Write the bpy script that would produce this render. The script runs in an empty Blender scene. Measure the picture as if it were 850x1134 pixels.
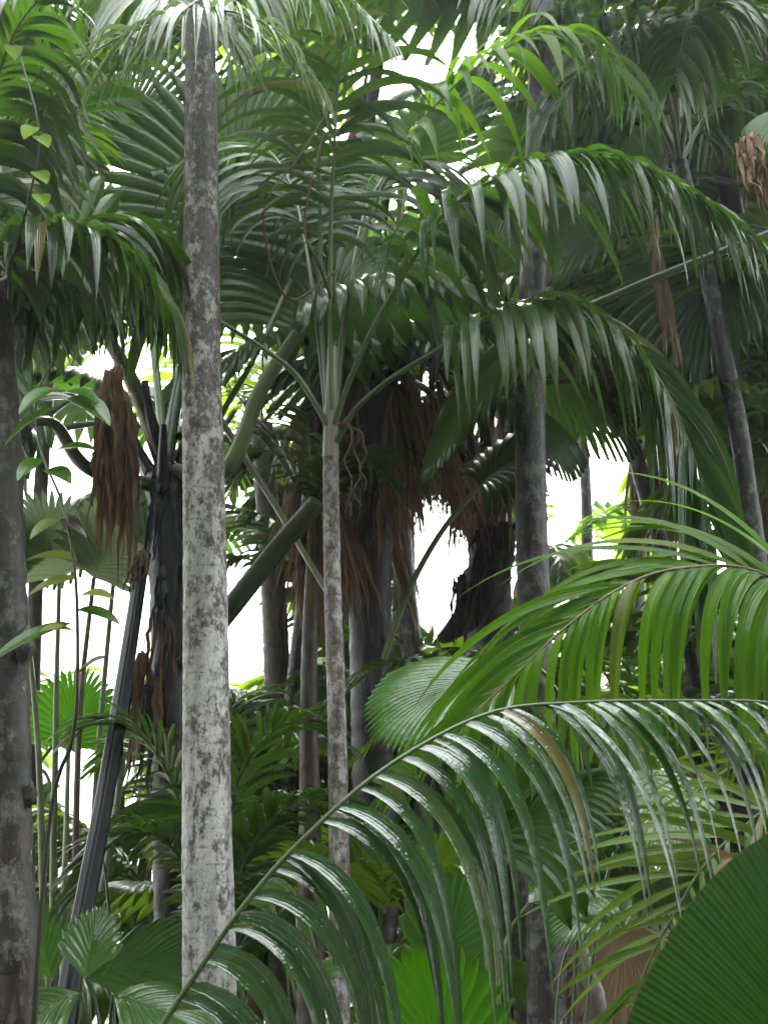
import bpy, math, random
import numpy as np
from mathutils import Vector, Matrix

R = math.radians
RNG = np.random.default_rng(11)
random.seed(11)
sc = bpy.context.scene
COL = sc.collection

# ------------------------------------------------------------------ camera
CAM_H, PITCH, VFOV = 1.6, 15.0, 50.0
IMW, IMH = 850.0, 1134.0
FPX = IMH / 2 / math.tan(R(VFOV / 2))
cam_d = bpy.data.cameras.new('camera')
cam = bpy.data.objects.new('camera', cam_d)
COL.objects.link(cam)
cam.location = (0, 0, CAM_H)
cam.rotation_euler = (R(90 + PITCH), 0, 0)
cam_d.sensor_fit = 'VERTICAL'
cam_d.sensor_height = 24
cam_d.lens = 12 / math.tan(R(VFOV / 2))
cam_d.clip_start = 0.05
cam_d.clip_end = 2000
cam_d.dof.use_dof = True
cam_d.dof.focus_distance = 3.6
cam_d.dof.aperture_fstop = 5.6
sc.camera = cam

# ------------------------------------------------------------------ sky, sun, exposure
SUN_EL, SUN_AZ = 50.0, 4.0          # overcast light coming from behind the palms
w = bpy.data.worlds.new('World'); sc.world = w; w.use_nodes = True
nt = w.node_tree; nt.nodes.clear()
sky = nt.nodes.new('ShaderNodeTexSky'); sky.sky_type = 'NISHITA'; sky.sun_disc = False
sky.sun_elevation = R(SUN_EL); sky.sun_rotation = R(SUN_AZ)
sky.air_density = 1.0; sky.dust_density = 6.0; sky.ozone_density = 1.0
hs = nt.nodes.new('ShaderNodeHueSaturation'); hs.inputs['Saturation'].default_value = 0.28
bg = nt.nodes.new('ShaderNodeBackground'); bg.inputs['Strength'].default_value = 0.10
wo = nt.nodes.new('ShaderNodeOutputWorld')
# rain cloud: the clear sky mostly veiled by an even layer that is brightest overhead
geo = nt.nodes.new('ShaderNodeNewGeometry'); sx = nt.nodes.new('ShaderNodeSeparateXYZ'); nt.links.new(geo.outputs['Incoming'], sx.inputs[0])
mr = nt.nodes.new('ShaderNodeMapRange'); mr.inputs['From Min'].default_value = 0.0; mr.inputs['From Max'].default_value = -1.0
mr.inputs['To Min'].default_value = 2.5; mr.inputs['To Max'].default_value = 13.0; nt.links.new(sx.outputs[2], mr.inputs['Value'])
cv = nt.nodes.new('ShaderNodeVectorMath'); cv.operation = 'SCALE'; cv.inputs[0].default_value = (0.95, 0.99, 1.04); nt.links.new(mr.outputs[0], cv.inputs['Scale'])
cm = nt.nodes.new('ShaderNodeMixRGB'); cm.inputs[0].default_value = 0.5
nt.links.new(sky.outputs[0], hs.inputs['Color']); nt.links.new(hs.outputs[0], cm.inputs[1]); nt.links.new(cv.outputs[0], cm.inputs[2]); nt.links.new(cm.outputs[0], bg.inputs['Color'])
nt.links.new(bg.outputs[0], wo.inputs['Surface'])
sd = bpy.data.lights.new('sun', 'SUN'); sd.energy = 1.5; sd.angle = R(14); sd.color = (1, 0.96, 0.9)
so = bpy.data.objects.new('sun', sd); COL.objects.link(so)
_el, _az = R(SUN_EL), R(SUN_AZ)
_dir = Vector((math.sin(_az) * math.cos(_el), math.cos(_az) * math.cos(_el), math.sin(_el)))
so.rotation_euler = _dir.to_track_quat('Z', 'Y').to_euler(); so.location = (0, 0, 30)
sc.view_settings.view_transform = 'Standard'
sc.view_settings.look = 'None'
sc.view_settings.gamma = 1.0
sc.view_settings.exposure = 3.58
try:
    sc.view_settings.use_curve_mapping = False
except Exception:
    pass
sc.render.engine = 'CYCLES'
sc.cycles.use_denoising = True
sc.cycles.max_bounces = 7
sc.cycles.diffuse_bounces = 3
sc.cycles.glossy_bounces = 3
sc.cycles.transmission_bounces = 4
sc.cycles.transparent_max_bounces = 6
sc.cycles.volume_bounces = 0
sc.cycles.caustics_reflective = False
sc.cycles.caustics_refractive = False

# ------------------------------------------------------------------ helpers
Z = np.array([0, 0, 1.0])
def P(px, py, Y):
    x = (px - IMW / 2) / FPX; y = (IMH / 2 - py) / FPX
    c, s = math.cos(R(PITCH)), math.sin(R(PITCH))
    d = np.array([x, c - y * s, s + y * c])
    d = d * (Y / d[1])
    return np.array([d[0], d[1], d[2] + CAM_H])
def PP(*pts): return np.array([P(*p) for p in pts])
def project(v):
    c, s = math.cos(R(PITCH)), math.sin(R(PITCH))
    q = np.asarray(v) - np.array([0, 0, CAM_H])
    dep = q[:, 1] * c + q[:, 2] * s
    up = -q[:, 1] * s + q[:, 2] * c
    dep = np.where(dep < 0.05, np.nan, dep)
    return np.stack([IMW / 2 + q[:, 0] / dep * FPX, IMH / 2 - up / dep * FPX], 1)
def nrm(v):
    return v / np.maximum(np.linalg.norm(v, axis=-1, keepdims=True), 1e-9)
def spline(ctrl, n):
    """centripetal-ish Catmull-Rom through ctrl, resampled to n even points"""
    c = np.asarray(ctrl, float)
    if len(c) == 2:
        return c[0] + (c[1] - c[0]) * np.linspace(0, 1, n)[:, None]
    e = np.vstack([2 * c[0] - c[1], c, 2 * c[-1] - c[-2]])
    out = []
    for i in range(1, len(e) - 2):
        p0, p1, p2, p3 = e[i - 1:i + 3]
        t = np.linspace(0, 1, 24, endpoint=False)[:, None]
        out.append(0.5 * ((2 * p1) + (-p0 + p2) * t + (2 * p0 - 5 * p1 + 4 * p2 - p3) * t ** 2 + (-p0 + 3 * p1 - 3 * p2 + p3) * t ** 3))
    out = np.vstack(out + [c[-1:]])
    d = np.r_[0, np.cumsum(np.linalg.norm(np.diff(out, axis=0), axis=1))]
    s = np.linspace(0, d[-1], n)
    return np.stack([np.interp(s, d, out[:, k]) for k in range(3)], 1)

class Geo:
    """collects vertices, quads, uv and a per-piece tint value"""
    def __init__(self): self.v = []; self.f = []; self.uv = []; self.a = []; self.n = 0
    def add(self, v, f, uv, a):
        self.v.append(v); self.f.append(f + self.n); self.uv.append(uv); self.a.append(a); self.n += len(v)
    def grid(self, pts, uv, vary):
        """pts (n, A, B, 3): n sheets of A x B points"""
        n, A, B, _ = pts.shape
        idx = np.arange(n * A * B).reshape(n, A, B)
        q = np.stack([idx[:, :-1, :-1], idx[:, 1:, :-1], idx[:, 1:, 1:], idx[:, :-1, 1:]], -1).reshape(-1, 4)
        self.add(pts.reshape(-1, 3), q, uv.reshape(-1, 2), np.repeat(vary, A * B))
    def tube(self, path, rad, m=8, vary=0.5, wob=0.0, ell=1.0, cap=True):
        path = np.asarray(path); k = len(path)
        rad = np.broadcast_to(np.asarray(rad, float), (k,))
        T = nrm(np.gradient(path, axis=0))
        ref = np.array([0.31, 0.2, 1.0]) if abs(T[:, 2]).mean() < 0.8 else np.array([1.0, 0.13, 0])
        S = nrm(np.cross(T, ref)); U = np.cross(S, T)
        th = np.linspace(0, 2 * np.pi, m, endpoint=False)
        rr = rad[:, None] * np.ones((1, m))
        if wob: rr = rr * (1 + wob * RNG.normal(size=rr.shape))
        pts = path[:, None] + rr[..., None] * (np.cos(th)[None, :, None] * S[:, None] + ell * np.sin(th)[None, :, None] * U[:, None])
        idx = np.arange(k * m).reshape(k, m); nx = np.roll(idx, -1, 1)
        q = np.stack([idx[:-1], nx[:-1], nx[1:], idx[1:]], -1).reshape(-1, 4)
        uv = np.stack(np.broadcast_arrays((th / (2 * np.pi))[None, :], np.linspace(0, 1, k)[:, None]), -1)
        self.add(pts.reshape(-1, 3), q, uv.reshape(-1, 2), np.full(k * m, vary))
        if cap:
            for e, p in ((0, path[0]), (k - 1, path[-1])):
                ring = pts[e]
                v = np.vstack([ring, p[None]])
                i = np.arange(m); j = (i + 1) % m
                tri = np.stack([i, j, np.full(m, m), np.full(m, m)], -1)
                self.add(v, tri, np.full((m + 1, 2), 0.5), np.full(m + 1, vary))
    def mesh(self, name, mat, origin=(0, 0, 0), smooth=True):
        v = np.vstack(self.v) - np.asarray(origin); f = np.vstack(self.f); uv = np.vstack(self.uv); a = np.concatenate(self.a)
        tri = f[:, 2] == f[:, 3]
        cnt = np.where(tri, 3, 4)
        loops = np.concatenate([f[~tri].reshape(-1), f[tri][:, :3].reshape(-1)]).astype(np.int32)
        cnt = np.r_[np.full((~tri).sum(), 4), np.full(tri.sum(), 3)].astype(np.int32)
        start = np.r_[0, np.cumsum(cnt)[:-1]].astype(np.int32)
        me = bpy.data.meshes.new(name)
        me.vertices.add(len(v)); me.vertices.foreach_set('co', v.astype(np.float32).reshape(-1))
        me.loops.add(len(loops)); me.loops.foreach_set('vertex_index', loops)
        me.polygons.add(len(cnt)); me.polygons.foreach_set('loop_start', start)
        ul = me.uv_layers.new(name='UVMap'); ul.data.foreach_set('uv', uv[loops].astype(np.float32).reshape(-1))
        at = me.attributes.new('vary', 'FLOAT', 'POINT'); at.data.foreach_set('value', a.astype(np.float32))
        me.update(calc_edges=True)
        me.polygons.foreach_set('use_smooth', np.full(len(cnt), smooth))
        me.materials.append(mat)
        return me

def ribs(O, D, N, L, K, droop, pw=0.7, side=None, sag=0.0):
    """grow n ribs from O along D, bending towards the ground; returns points, directions and normals (n, K+1, 3)"""
    pts = [O]; Ds = [D]; Ns = [N]; p, d, nn = O, D, N
    for k in range(K):
        s = (k + 0.5) / K
        d = nrm(d - Z * (droop * (pw + 1) * s ** pw / K)[:, None])
        p = p + d * (L / K)[:, None]
        nn = nrm(nn - d * (nn * d).sum(-1, keepdims=True))
        pts.append(p); Ds.append(d); Ns.append(nn)
    return np.stack(pts, 1), np.stack(Ds, 1), np.stack(Ns, 1)

def leaf_prof(K, wide=0.3, base=0.35, tip=0.0, tp=1.9):
    s = np.linspace(0, 1, K + 1)
    a = base + (1 - base) * np.sin(np.clip(s / wide, 0, 1) * np.pi / 2)
    b = np.where(s > wide, 1 - ((s - wide) / (1 - wide)) ** tp, 1.0)
    return np.maximum(a * b, tip)

def strips(g, pts, Ds, Ns, W, prof, fold=0.18, hi=False, vary=None, ragged=0.0):
    n, K1, _ = pts.shape
    B = np.cross(Ds, Ns)
    wv = W[:, None] * prof[None, :]
    cr = [(-.5, fold), (-.27, fold * .42), (0, 0), (.27, fold * .42), (.5, fold)] if hi else [(-.5, fold), (0, 0), (.5, fold)]
    cols = [pts + B * (wv * c)[..., None] + Ns * (wv * h)[..., None] for c, h in cr]
    G = np.stack(cols, 2)
    u = np.array([c + 0.5 for c, h in cr])
    uv = np.stack(np.broadcast_arrays(u[None, None, :], np.linspace(0, 1, K1)[None, :, None], ), -1)
    uv = np.broadcast_to(uv, (n,) + uv.shape[1:]).copy()
    g.grid(G, uv, RNG.random(n) if vary is None else vary)

def pinnate(ctrl, n=40, L=0.5, W=0.035, a0=65, a1=25, vee=20, vee1=None, droop=1.0, t0=0.12, up=None, roll=0, K=8, hi=False, fold=0.18,
            r0=0.012, r1=0.002, jit=1.0, lenp=None, sides=(1, -1), drop_out=0.0, twist=0.0, wide=0.3, pw=0.3, far=None, dru=0.0, tp=1.9):
    """one feather frond: blades and rachis"""
    path = spline(ctrl, 64)
    T = nrm(np.gradient(path, axis=0))
    upv = Z if up is None else nrm(np.asarray(up, float))
    blade, rach = Geo(), Geo()
    rach.tube(path, np.linspace(r0, r1, 64), 7)
    ts = np.linspace(t0, 1.0, n)
    for sd_ in sides:
        t = np.clip(ts + RNG.normal(size=n) * 0.25 * (1 - t0) / n * jit, t0, 1)
        f = t * 63; i = np.clip(f.astype(int), 0, 62); fr = (f - i)[:, None]
        O = path[i] * (1 - fr) + path[i + 1] * fr
        Tt = nrm(T[i] * (1 - fr) + T[i + 1] * fr)
        U = nrm(upv - Tt * (Tt @ upv)[:, None])
        S = np.cross(Tt, U)
        if roll:
            cr, sr = math.cos(R(roll)), math.sin(R(roll))
            U, S = U * cr + S * sr, S * cr - U * sr
        u = (t - t0) / (1 - t0)
        a = R(1) * (a0 + (a1 - a0) * u + RNG.normal(size=n) * 4 * jit)
        v = R(1) * (vee + ((vee if vee1 is None else vee1) - vee) * u + RNG.normal(size=n) * 6 * jit)
        out = sd_ * S * np.cos(v)[:, None] + U * np.sin(v)[:, None]
        D = nrm(np.cos(a)[:, None] * Tt + np.sin(a)[:, None] * out)
        N = U * np.cos(v)[:, None] - sd_ * S * np.sin(v)[:, None]
        N = N + Tt * twist + RNG.normal(size=(n, 3)) * 0.10 * jit
        N = nrm(N - D * (N * D).sum(-1, keepdims=True))
        prof = np.interp(u, [0, .18, .5, .8, 1], [0.6, .92, 1, .8, .42] if lenp is None else lenp)
        ln = L * prof * (1 + RNG.normal(size=n) * 0.06 * jit)
        dr = droop * (0.75 + 0.5 * RNG.random(n)) * (0.6 + 0.4 * prof)
        ww = W * (0.55 + 0.45 * prof) * (1 + RNG.normal(size=n) * 0.1 * jit)
        dr = dr * (1 + dru * (1 - u))
        ln = np.where(RNG.random(n) < .05 * jit, ln * RNG.uniform(.35, .8, n), ln)   # broken leaflets
        if far and sd_ < 0: ln = ln * far[0]; dr = dr * far[1]
        keep = RNG.random(n) >= (far[2] if far and sd_ < 0 else drop_out)
        pts, Ds, Ns = ribs(O[keep], D[keep], N[keep], ln[keep], K, dr[keep], pw)
        strips(blade, pts, Ds, Ns, ww[keep], leaf_prof(K, wide, tp=tp), fold, hi)
    return blade, rach

def fan(base, axis, normal, L=1.0, amax=100, pa=1.0, costa=0.35, n=26, K=12, droop=0.8, cup=10, pleat=0.35, cut=0.72, cutj=0.06, width=1.0,
        outline=None, q0=-1.0, q1=1.0, costa_droop=0.3, bifid=0.0, tear=0.0, pw=0.9):
    """a pleated fan or undivided palm leaf; ribs leave the costa between angle -amax and amax"""
    g = Geo()
    T = nrm(np.asarray(axis, float)); U = np.asarray(normal, float); U = nrm(U - T * (U @ T)); S = np.cross(T, U)
    kc = 14
    cp, cd, cn = ribs(np.asarray(base, float)[None], T[None], U[None], np.array([L * max(costa, .02)]), kc, np.array([costa_droop]))
    cp, cd, cn = cp[0], cd[0], cn[0]
    m = 2 * n + 1
    q = np.linspace(q0, q1, m)
    aq = np.abs(q)
    f = np.clip((1 - aq) ** 0.8, 0, 1) * kc
    i = np.clip(f.astype(int), 0, kc - 1); fr = (f - i)[:, None]
    O = cp[i] * (1 - fr) + cp[i + 1] * fr
    Tt = nrm(cd[i] * (1 - fr) + cd[i + 1] * fr); Ut = nrm(cn[i] * (1 - fr) + cn[i + 1] * fr)
    a = R(amax) * aq ** pa
    v = R(cup) * np.minimum(1, aq * 2.0)
    out = np.sign(q)[:, None] * S * np.cos(v)[:, None] + Ut * np.sin(v)[:, None]
    D = nrm(np.cos(a)[:, None] * Tt + np.sin(a)[:, None] * out)
    N = nrm(Ut * np.cos(v)[:, None] - np.sign(q)[:, None] * S * np.sin(v)[:, None])
    N = nrm(N - D * (N * D).sum(-1, keepdims=True))
    o = np.interp(aq, [0, .15, .5, .85, 1], [1, .98, .9, .72, .55] if outline is None else outline)
    # what the costa already covers
    ln = L * o * (1 - costa * (1 - aq) ** 0.8 * 0.85)
    if bifid: ln = ln * (1 - bifid * np.exp(-(q / 0.09) ** 2))
    pts, Ds, Ns = ribs(O, D, N, ln, K, np.full(m, droop) * (0.85 + 0.3 * np.interp(q, np.linspace(-1, 1, 9), RNG.random(9))), pw)
    Lb, M, Rb = pts[0:-1:2].copy(), pts[1::2].copy(), pts[2::2].copy()
    wl = np.linalg.norm(Rb - Lb, axis=-1)
    s = np.linspace(0, 1, K + 1)
    c = np.clip(cut + RNG.normal(size=n) * cutj, 0.15, 0.999)
    if tear:
        c = np.where(RNG.random(n) < tear, c * RNG.uniform(0.3, 0.8, n), c)
    k = np.clip((s[None] - c[:, None]) / (1 - c[:, None]), 0, 1)[..., None] ** 1.3
    if cut > .99: k = k * 0
    Nm = Ns[1::2]
    Mp = M + Nm * (wl * pleat)[..., None] * np.clip(s * 6, 0, 1)[None, :, None]
    Lb = Lb + (M - Lb) * k; Rb = Rb + (M - Rb) * k
    G = np.stack([Lb, Mp, Rb], 2)
    uv = np.stack(np.broadcast_arrays(np.array([0, .5, 1])[None, None, :], s[None, :, None]), -1)
    uv = np.broadcast_to(uv, (n,) + uv.shape[1:]).copy()
    vr = np.clip(0.5 + 0.15 * RNG.normal(size=n), 0, 1)
    g.grid(G, uv, vr)
    return g

def trunk_geo(ctrl, r0, r1, ring=0.06, bump=0.03, m=22, wob=0.012, flare=0.0):
    ctrl = np.asarray(ctrl, float)
    Ln = np.linalg.norm(np.diff(ctrl, axis=0), axis=1).sum()
    k = max(24, min(420, int(Ln / ring * 4)))
    path = spline(ctrl, k)
    s = np.linspace(0, 1, k); d = s * Ln
    rad = r0 + (r1 - r0) * s
    ph = (d / ring + 0.25 * np.sin(d * 3.1) + 0.1 * np.sin(d * 11)) % 1
    rad = rad * (1 + bump * np.clip(1 - np.abs(ph - 0.5) * 4, 0, 1) + 0.012 * np.sin(d * 2.3))
    if flare: rad = rad * (1 + flare * np.exp(-d / 0.25))
    g = Geo(); g.tube(path, rad, m, wob=wob)
    return g

# ------------------------------------------------------------------ materials
def _mat(name):
    m = bpy.data.materials.new(name); m.use_nodes = True
    n = m.node_tree; n.nodes.clear()
    return m, n, n.nodes.new, n.links.new
def _ramp(N, a, b, ca, cb):
    r = N('ShaderNodeValToRGB'); r.color_ramp.elements[0].position = a; r.color_ramp.elements[1].position = b
    r.color_ramp.elements[0].color = (*ca, 1) if len(ca) == 3 else ca; r.color_ramp.elements[1].color = (*cb, 1) if len(cb) == 3 else cb
    return r
def math_(N, Lk, op, a, b=None):
    m = N('ShaderNodeMath'); m.operation = op
    for i, x in enumerate((a, b)):
        if x is None: continue
        if isinstance(x, (int, float)): m.inputs[i].default_value = x
        else: Lk(x, m.inputs[i])
    return m.outputs[0]
def leaf_mat(name, ca, cb, trans=0.3, tcol=None, rough=0.3, veins=6, drops=0.0, tip=None, tip_at=0.93, spec=0.5, vein_str=0.25, coat=0.0, age=True):
    m, n, N, Lk = _mat(name)
    out = N('ShaderNodeOutputMaterial'); mix = N('ShaderNodeMixShader'); pb = N('ShaderNodeBsdfPrincipled'); tr = N('ShaderNodeBsdfTranslucent')
    at = N('ShaderNodeAttribute'); at.attribute_name = 'vary'
    tc = N('ShaderNodeTexCoord'); uvm = N('ShaderNodeUVMap'); uvm.uv_map = 'UVMap'
    sep = N('ShaderNodeSeparateXYZ'); Lk(uvm.outputs[0], sep.inputs[0])
    ns = N('ShaderNodeTexNoise'); ns.inputs['Scale'].default_value = 4.0; ns.inputs['Detail'].default_value = 4; Lk(tc.outputs['Object'], ns.inputs['Vector'])
    f = math_(N, Lk, 'ADD', math_(N, Lk, 'MULTIPLY', at.outputs['Fac'], 0.6), math_(N, Lk, 'MULTIPLY', ns.outputs['Fac'], 0.5))
    rp = _ramp(N, 0.2, 0.85, ca, cb); Lk(f, rp.inputs[0])
    # parallel veins across the blade
    sw = math_(N, Lk, 'SINE', math_(N, Lk, 'MULTIPLY', sep.outputs[0], veins * 6.283))
    vcol = N('ShaderNodeMixRGB'); vcol.blend_type = 'MULTIPLY'; vcol.inputs[2].default_value = (0.78, 0.82, 0.7, 1)
    Lk(math_(N, Lk, 'MULTIPLY', math_(N, Lk, 'ADD', sw, 1.0), 0.25), vcol.inputs[0]); Lk(rp.outputs[0], vcol.inputs[1])
    col = vcol.outputs[0]
    # small pale and brown flecks of a wet old leaf
    sp = N('ShaderNodeTexNoise'); sp.inputs['Scale'].default_value = 55; sp.inputs['Detail'].default_value = 2; Lk(tc.outputs['Object'], sp.inputs['Vector'])
    fl = N('ShaderNodeMixRGB'); fl.inputs[2].default_value = (ca[0] * 2 + .03, ca[1] * 1.1 + .01, ca[2], 1)
    srp = _ramp(N, 0.66, 0.72, (0, 0, 0), (0.6, 0.6, 0.6)); Lk(sp.outputs['Fac'], srp.inputs[0]); Lk(srp.outputs[0], fl.inputs[0]); Lk(col, fl.inputs[1])
    col = fl.outputs[0]
    if tip:
        tm = N('ShaderNodeMixRGB'); tm.inputs[2].default_value = (*tip, 1)
        th = math_(N, Lk, 'ADD', sep.outputs[1], math_(N, Lk, 'MULTIPLY', at.outputs['Fac'], 0.08))
        tr_ = _ramp(N, tip_at, min(1, tip_at + 0.06), (0, 0, 0), (1, 1, 1)); Lk(th, tr_.inputs[0]); Lk(tr_.outputs[0], tm.inputs[0]); Lk(col, tm.inputs[1])
        col = tm.outputs[0]
    if age:   # a few leaflets past their best, yellowed or browned whole
        om = N('ShaderNodeMixRGB'); om.inputs[2].default_value = (0.15, 0.115, 0.03, 1)
        orp = _ramp(N, .955, .985, (0, 0, 0), (.85, .85, .85)); Lk(at.outputs['Fac'], orp.inputs[0]); Lk(orp.outputs[0], om.inputs[0]); Lk(col, om.inputs[1]); col = om.outputs[0]
    Lk(col, pb.inputs['Base Color'])
    tg = N('ShaderNodeMixRGB'); tg.blend_type = 'MIX'; tg.inputs[0].default_value = 0.65; tg.inputs[2].default_value = (*(tcol or (cb[0] * 1.8, cb[1] * 1.9, cb[2] * 0.8)), 1)
    Lk(col, tg.inputs[1]); Lk(tg.outputs[0], tr.inputs['Color'])
    pb.inputs['Specular IOR Level'].default_value = spec
    rn = N('ShaderNodeTexNoise'); rn.inputs['Scale'].default_value = 14; rn.inputs['Detail'].default_value = 3; Lk(tc.outputs['Object'], rn.inputs['Vector'])
    rr = N('ShaderNodeMapRange'); rr.inputs['To Min'].default_value = rough * 0.55; rr.inputs['To Max'].default_value = rough * 1.5
    Lk(rn.outputs['Fac'], rr.inputs['Value']); Lk(rr.outputs[0], pb.inputs['Roughness'])
    b1 = N('ShaderNodeBump'); b1.inputs['Strength'].default_value = vein_str; b1.inputs['Distance'].default_value = 0.002; Lk(sw, b1.inputs['Height'])
    nrmo = b1.outputs[0]
    if coat:   # rain film
        pb.inputs['Coat Weight'].default_value = coat; pb.inputs['Coat Roughness'].default_value = 0.05
        wf = N('ShaderNodeTexNoise'); wf.inputs['Scale'].default_value = 45; wf.inputs['Detail'].default_value = 3; Lk(tc.outputs['Object'], wf.inputs['Vector'])
        bf = N('ShaderNodeBump'); bf.inputs['Strength'].default_value = 0.35; bf.inputs['Distance'].default_value = 0.003; Lk(wf.outputs['Fac'], bf.inputs['Height']); Lk(b1.outputs[0], bf.inputs['Normal'])
        nrmo = bf.outputs[0]; Lk(nrmo, pb.inputs['Coat Normal'])
    if drops:
        pb.inputs['Coat Weight'].default_value = 1.0 if name == 'wet_frond' else 0.45; pb.inputs['Coat Roughness'].default_value = 0.08
        vo = N('ShaderNodeTexVoronoi'); vo.inputs['Scale'].default_value = 95; Lk(tc.outputs['Object'], vo.inputs['Vector'])
        dr = _ramp(N, 0.12, 0.34, (1, 1, 1), (0, 0, 0)); Lk(vo.outputs['Distance'], dr.inputs[0])
        wn = N('ShaderNodeTexNoise'); wn.inputs['Scale'].default_value = 40; wn.inputs['Detail'].default_value = 3; Lk(tc.outputs['Object'], wn.inputs['Vector'])
        gate = _ramp(N, 0.38, 0.5, (0, 0, 0), (1, 1, 1)); Lk(ns.outputs['Fac'], gate.inputs[0])
        hh = math_(N, Lk, 'ADD', math_(N, Lk, 'MULTIPLY', math_(N, Lk, 'MULTIPLY', dr.outputs[0], vo.outputs['Color']), gate.outputs[0]), math_(N, Lk, 'MULTIPLY', wn.outputs['Fac'], 2.2))
        b2 = N('ShaderNodeBump'); b2.inputs['Strength'].default_value = drops; b2.inputs['Distance'].default_value = 0.0022
        Lk(hh, b2.inputs['Height']); Lk(nrmo, b2.inputs['Normal']); nrmo = b2.outputs[0]
    Lk(nrmo, pb.inputs['Normal'])
    if drops: Lk(nrmo, pb.inputs['Coat Normal'])
    mix.inputs[0].default_value = trans
    Lk(pb.outputs[0], mix.inputs[1]); Lk(tr.outputs[0], mix.inputs[2]); Lk(mix.outputs[0], out.inputs['Surface'])
    return m
def stem_mat(name, ca, cb, rough=0.35, scale=6, bump=0.3, stretch=8, spec=0.5):
    m, n, N, Lk = _mat(name)
    out = N('ShaderNodeOutputMaterial'); pb = N('ShaderNodeBsdfPrincipled')
    tc = N('ShaderNodeTexCoord'); uvm = N('ShaderNodeUVMap'); uvm.uv_map = 'UVMap'
    mp = N('ShaderNodeMapping'); mp.inputs['Scale'].default_value = (14, stretch * .12, 1); Lk(uvm.outputs[0], mp.inputs['Vector'])
    n1 = N('ShaderNodeTexNoise'); n1.inputs['Scale'].default_value = 1.5; n1.inputs['Detail'].default_value = 5; Lk(mp.outputs[0], n1.inputs['Vector'])
    n2 = N('ShaderNodeTexNoise'); n2.inputs['Scale'].default_value = scale; n2.inputs['Detail'].default_value = 6; Lk(tc.outputs['Object'], n2.inputs['Vector'])
    f = math_(N, Lk, 'ADD', math_(N, Lk, 'MULTIPLY', n1.outputs['Fac'], 0.5), math_(N, Lk, 'MULTIPLY', n2.outputs['Fac'], 0.5))
    rp = _ramp(N, 0.38, 0.62, ca, cb); Lk(f, rp.inputs[0]); Lk(rp.outputs[0], pb.inputs['Base Color'])
    pb.inputs['Roughness'].default_value = rough; pb.inputs['Specular IOR Level'].default_value = spec
    b = N('ShaderNodeBump'); b.inputs['Strength'].default_value = bump; b.inputs['Distance'].default_value = 0.006; Lk(f, b.inputs['Height']); Lk(b.outputs[0], pb.inputs['Normal'])
    Lk(pb.outputs[0], out.inputs['Surface'])
    return m
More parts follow.
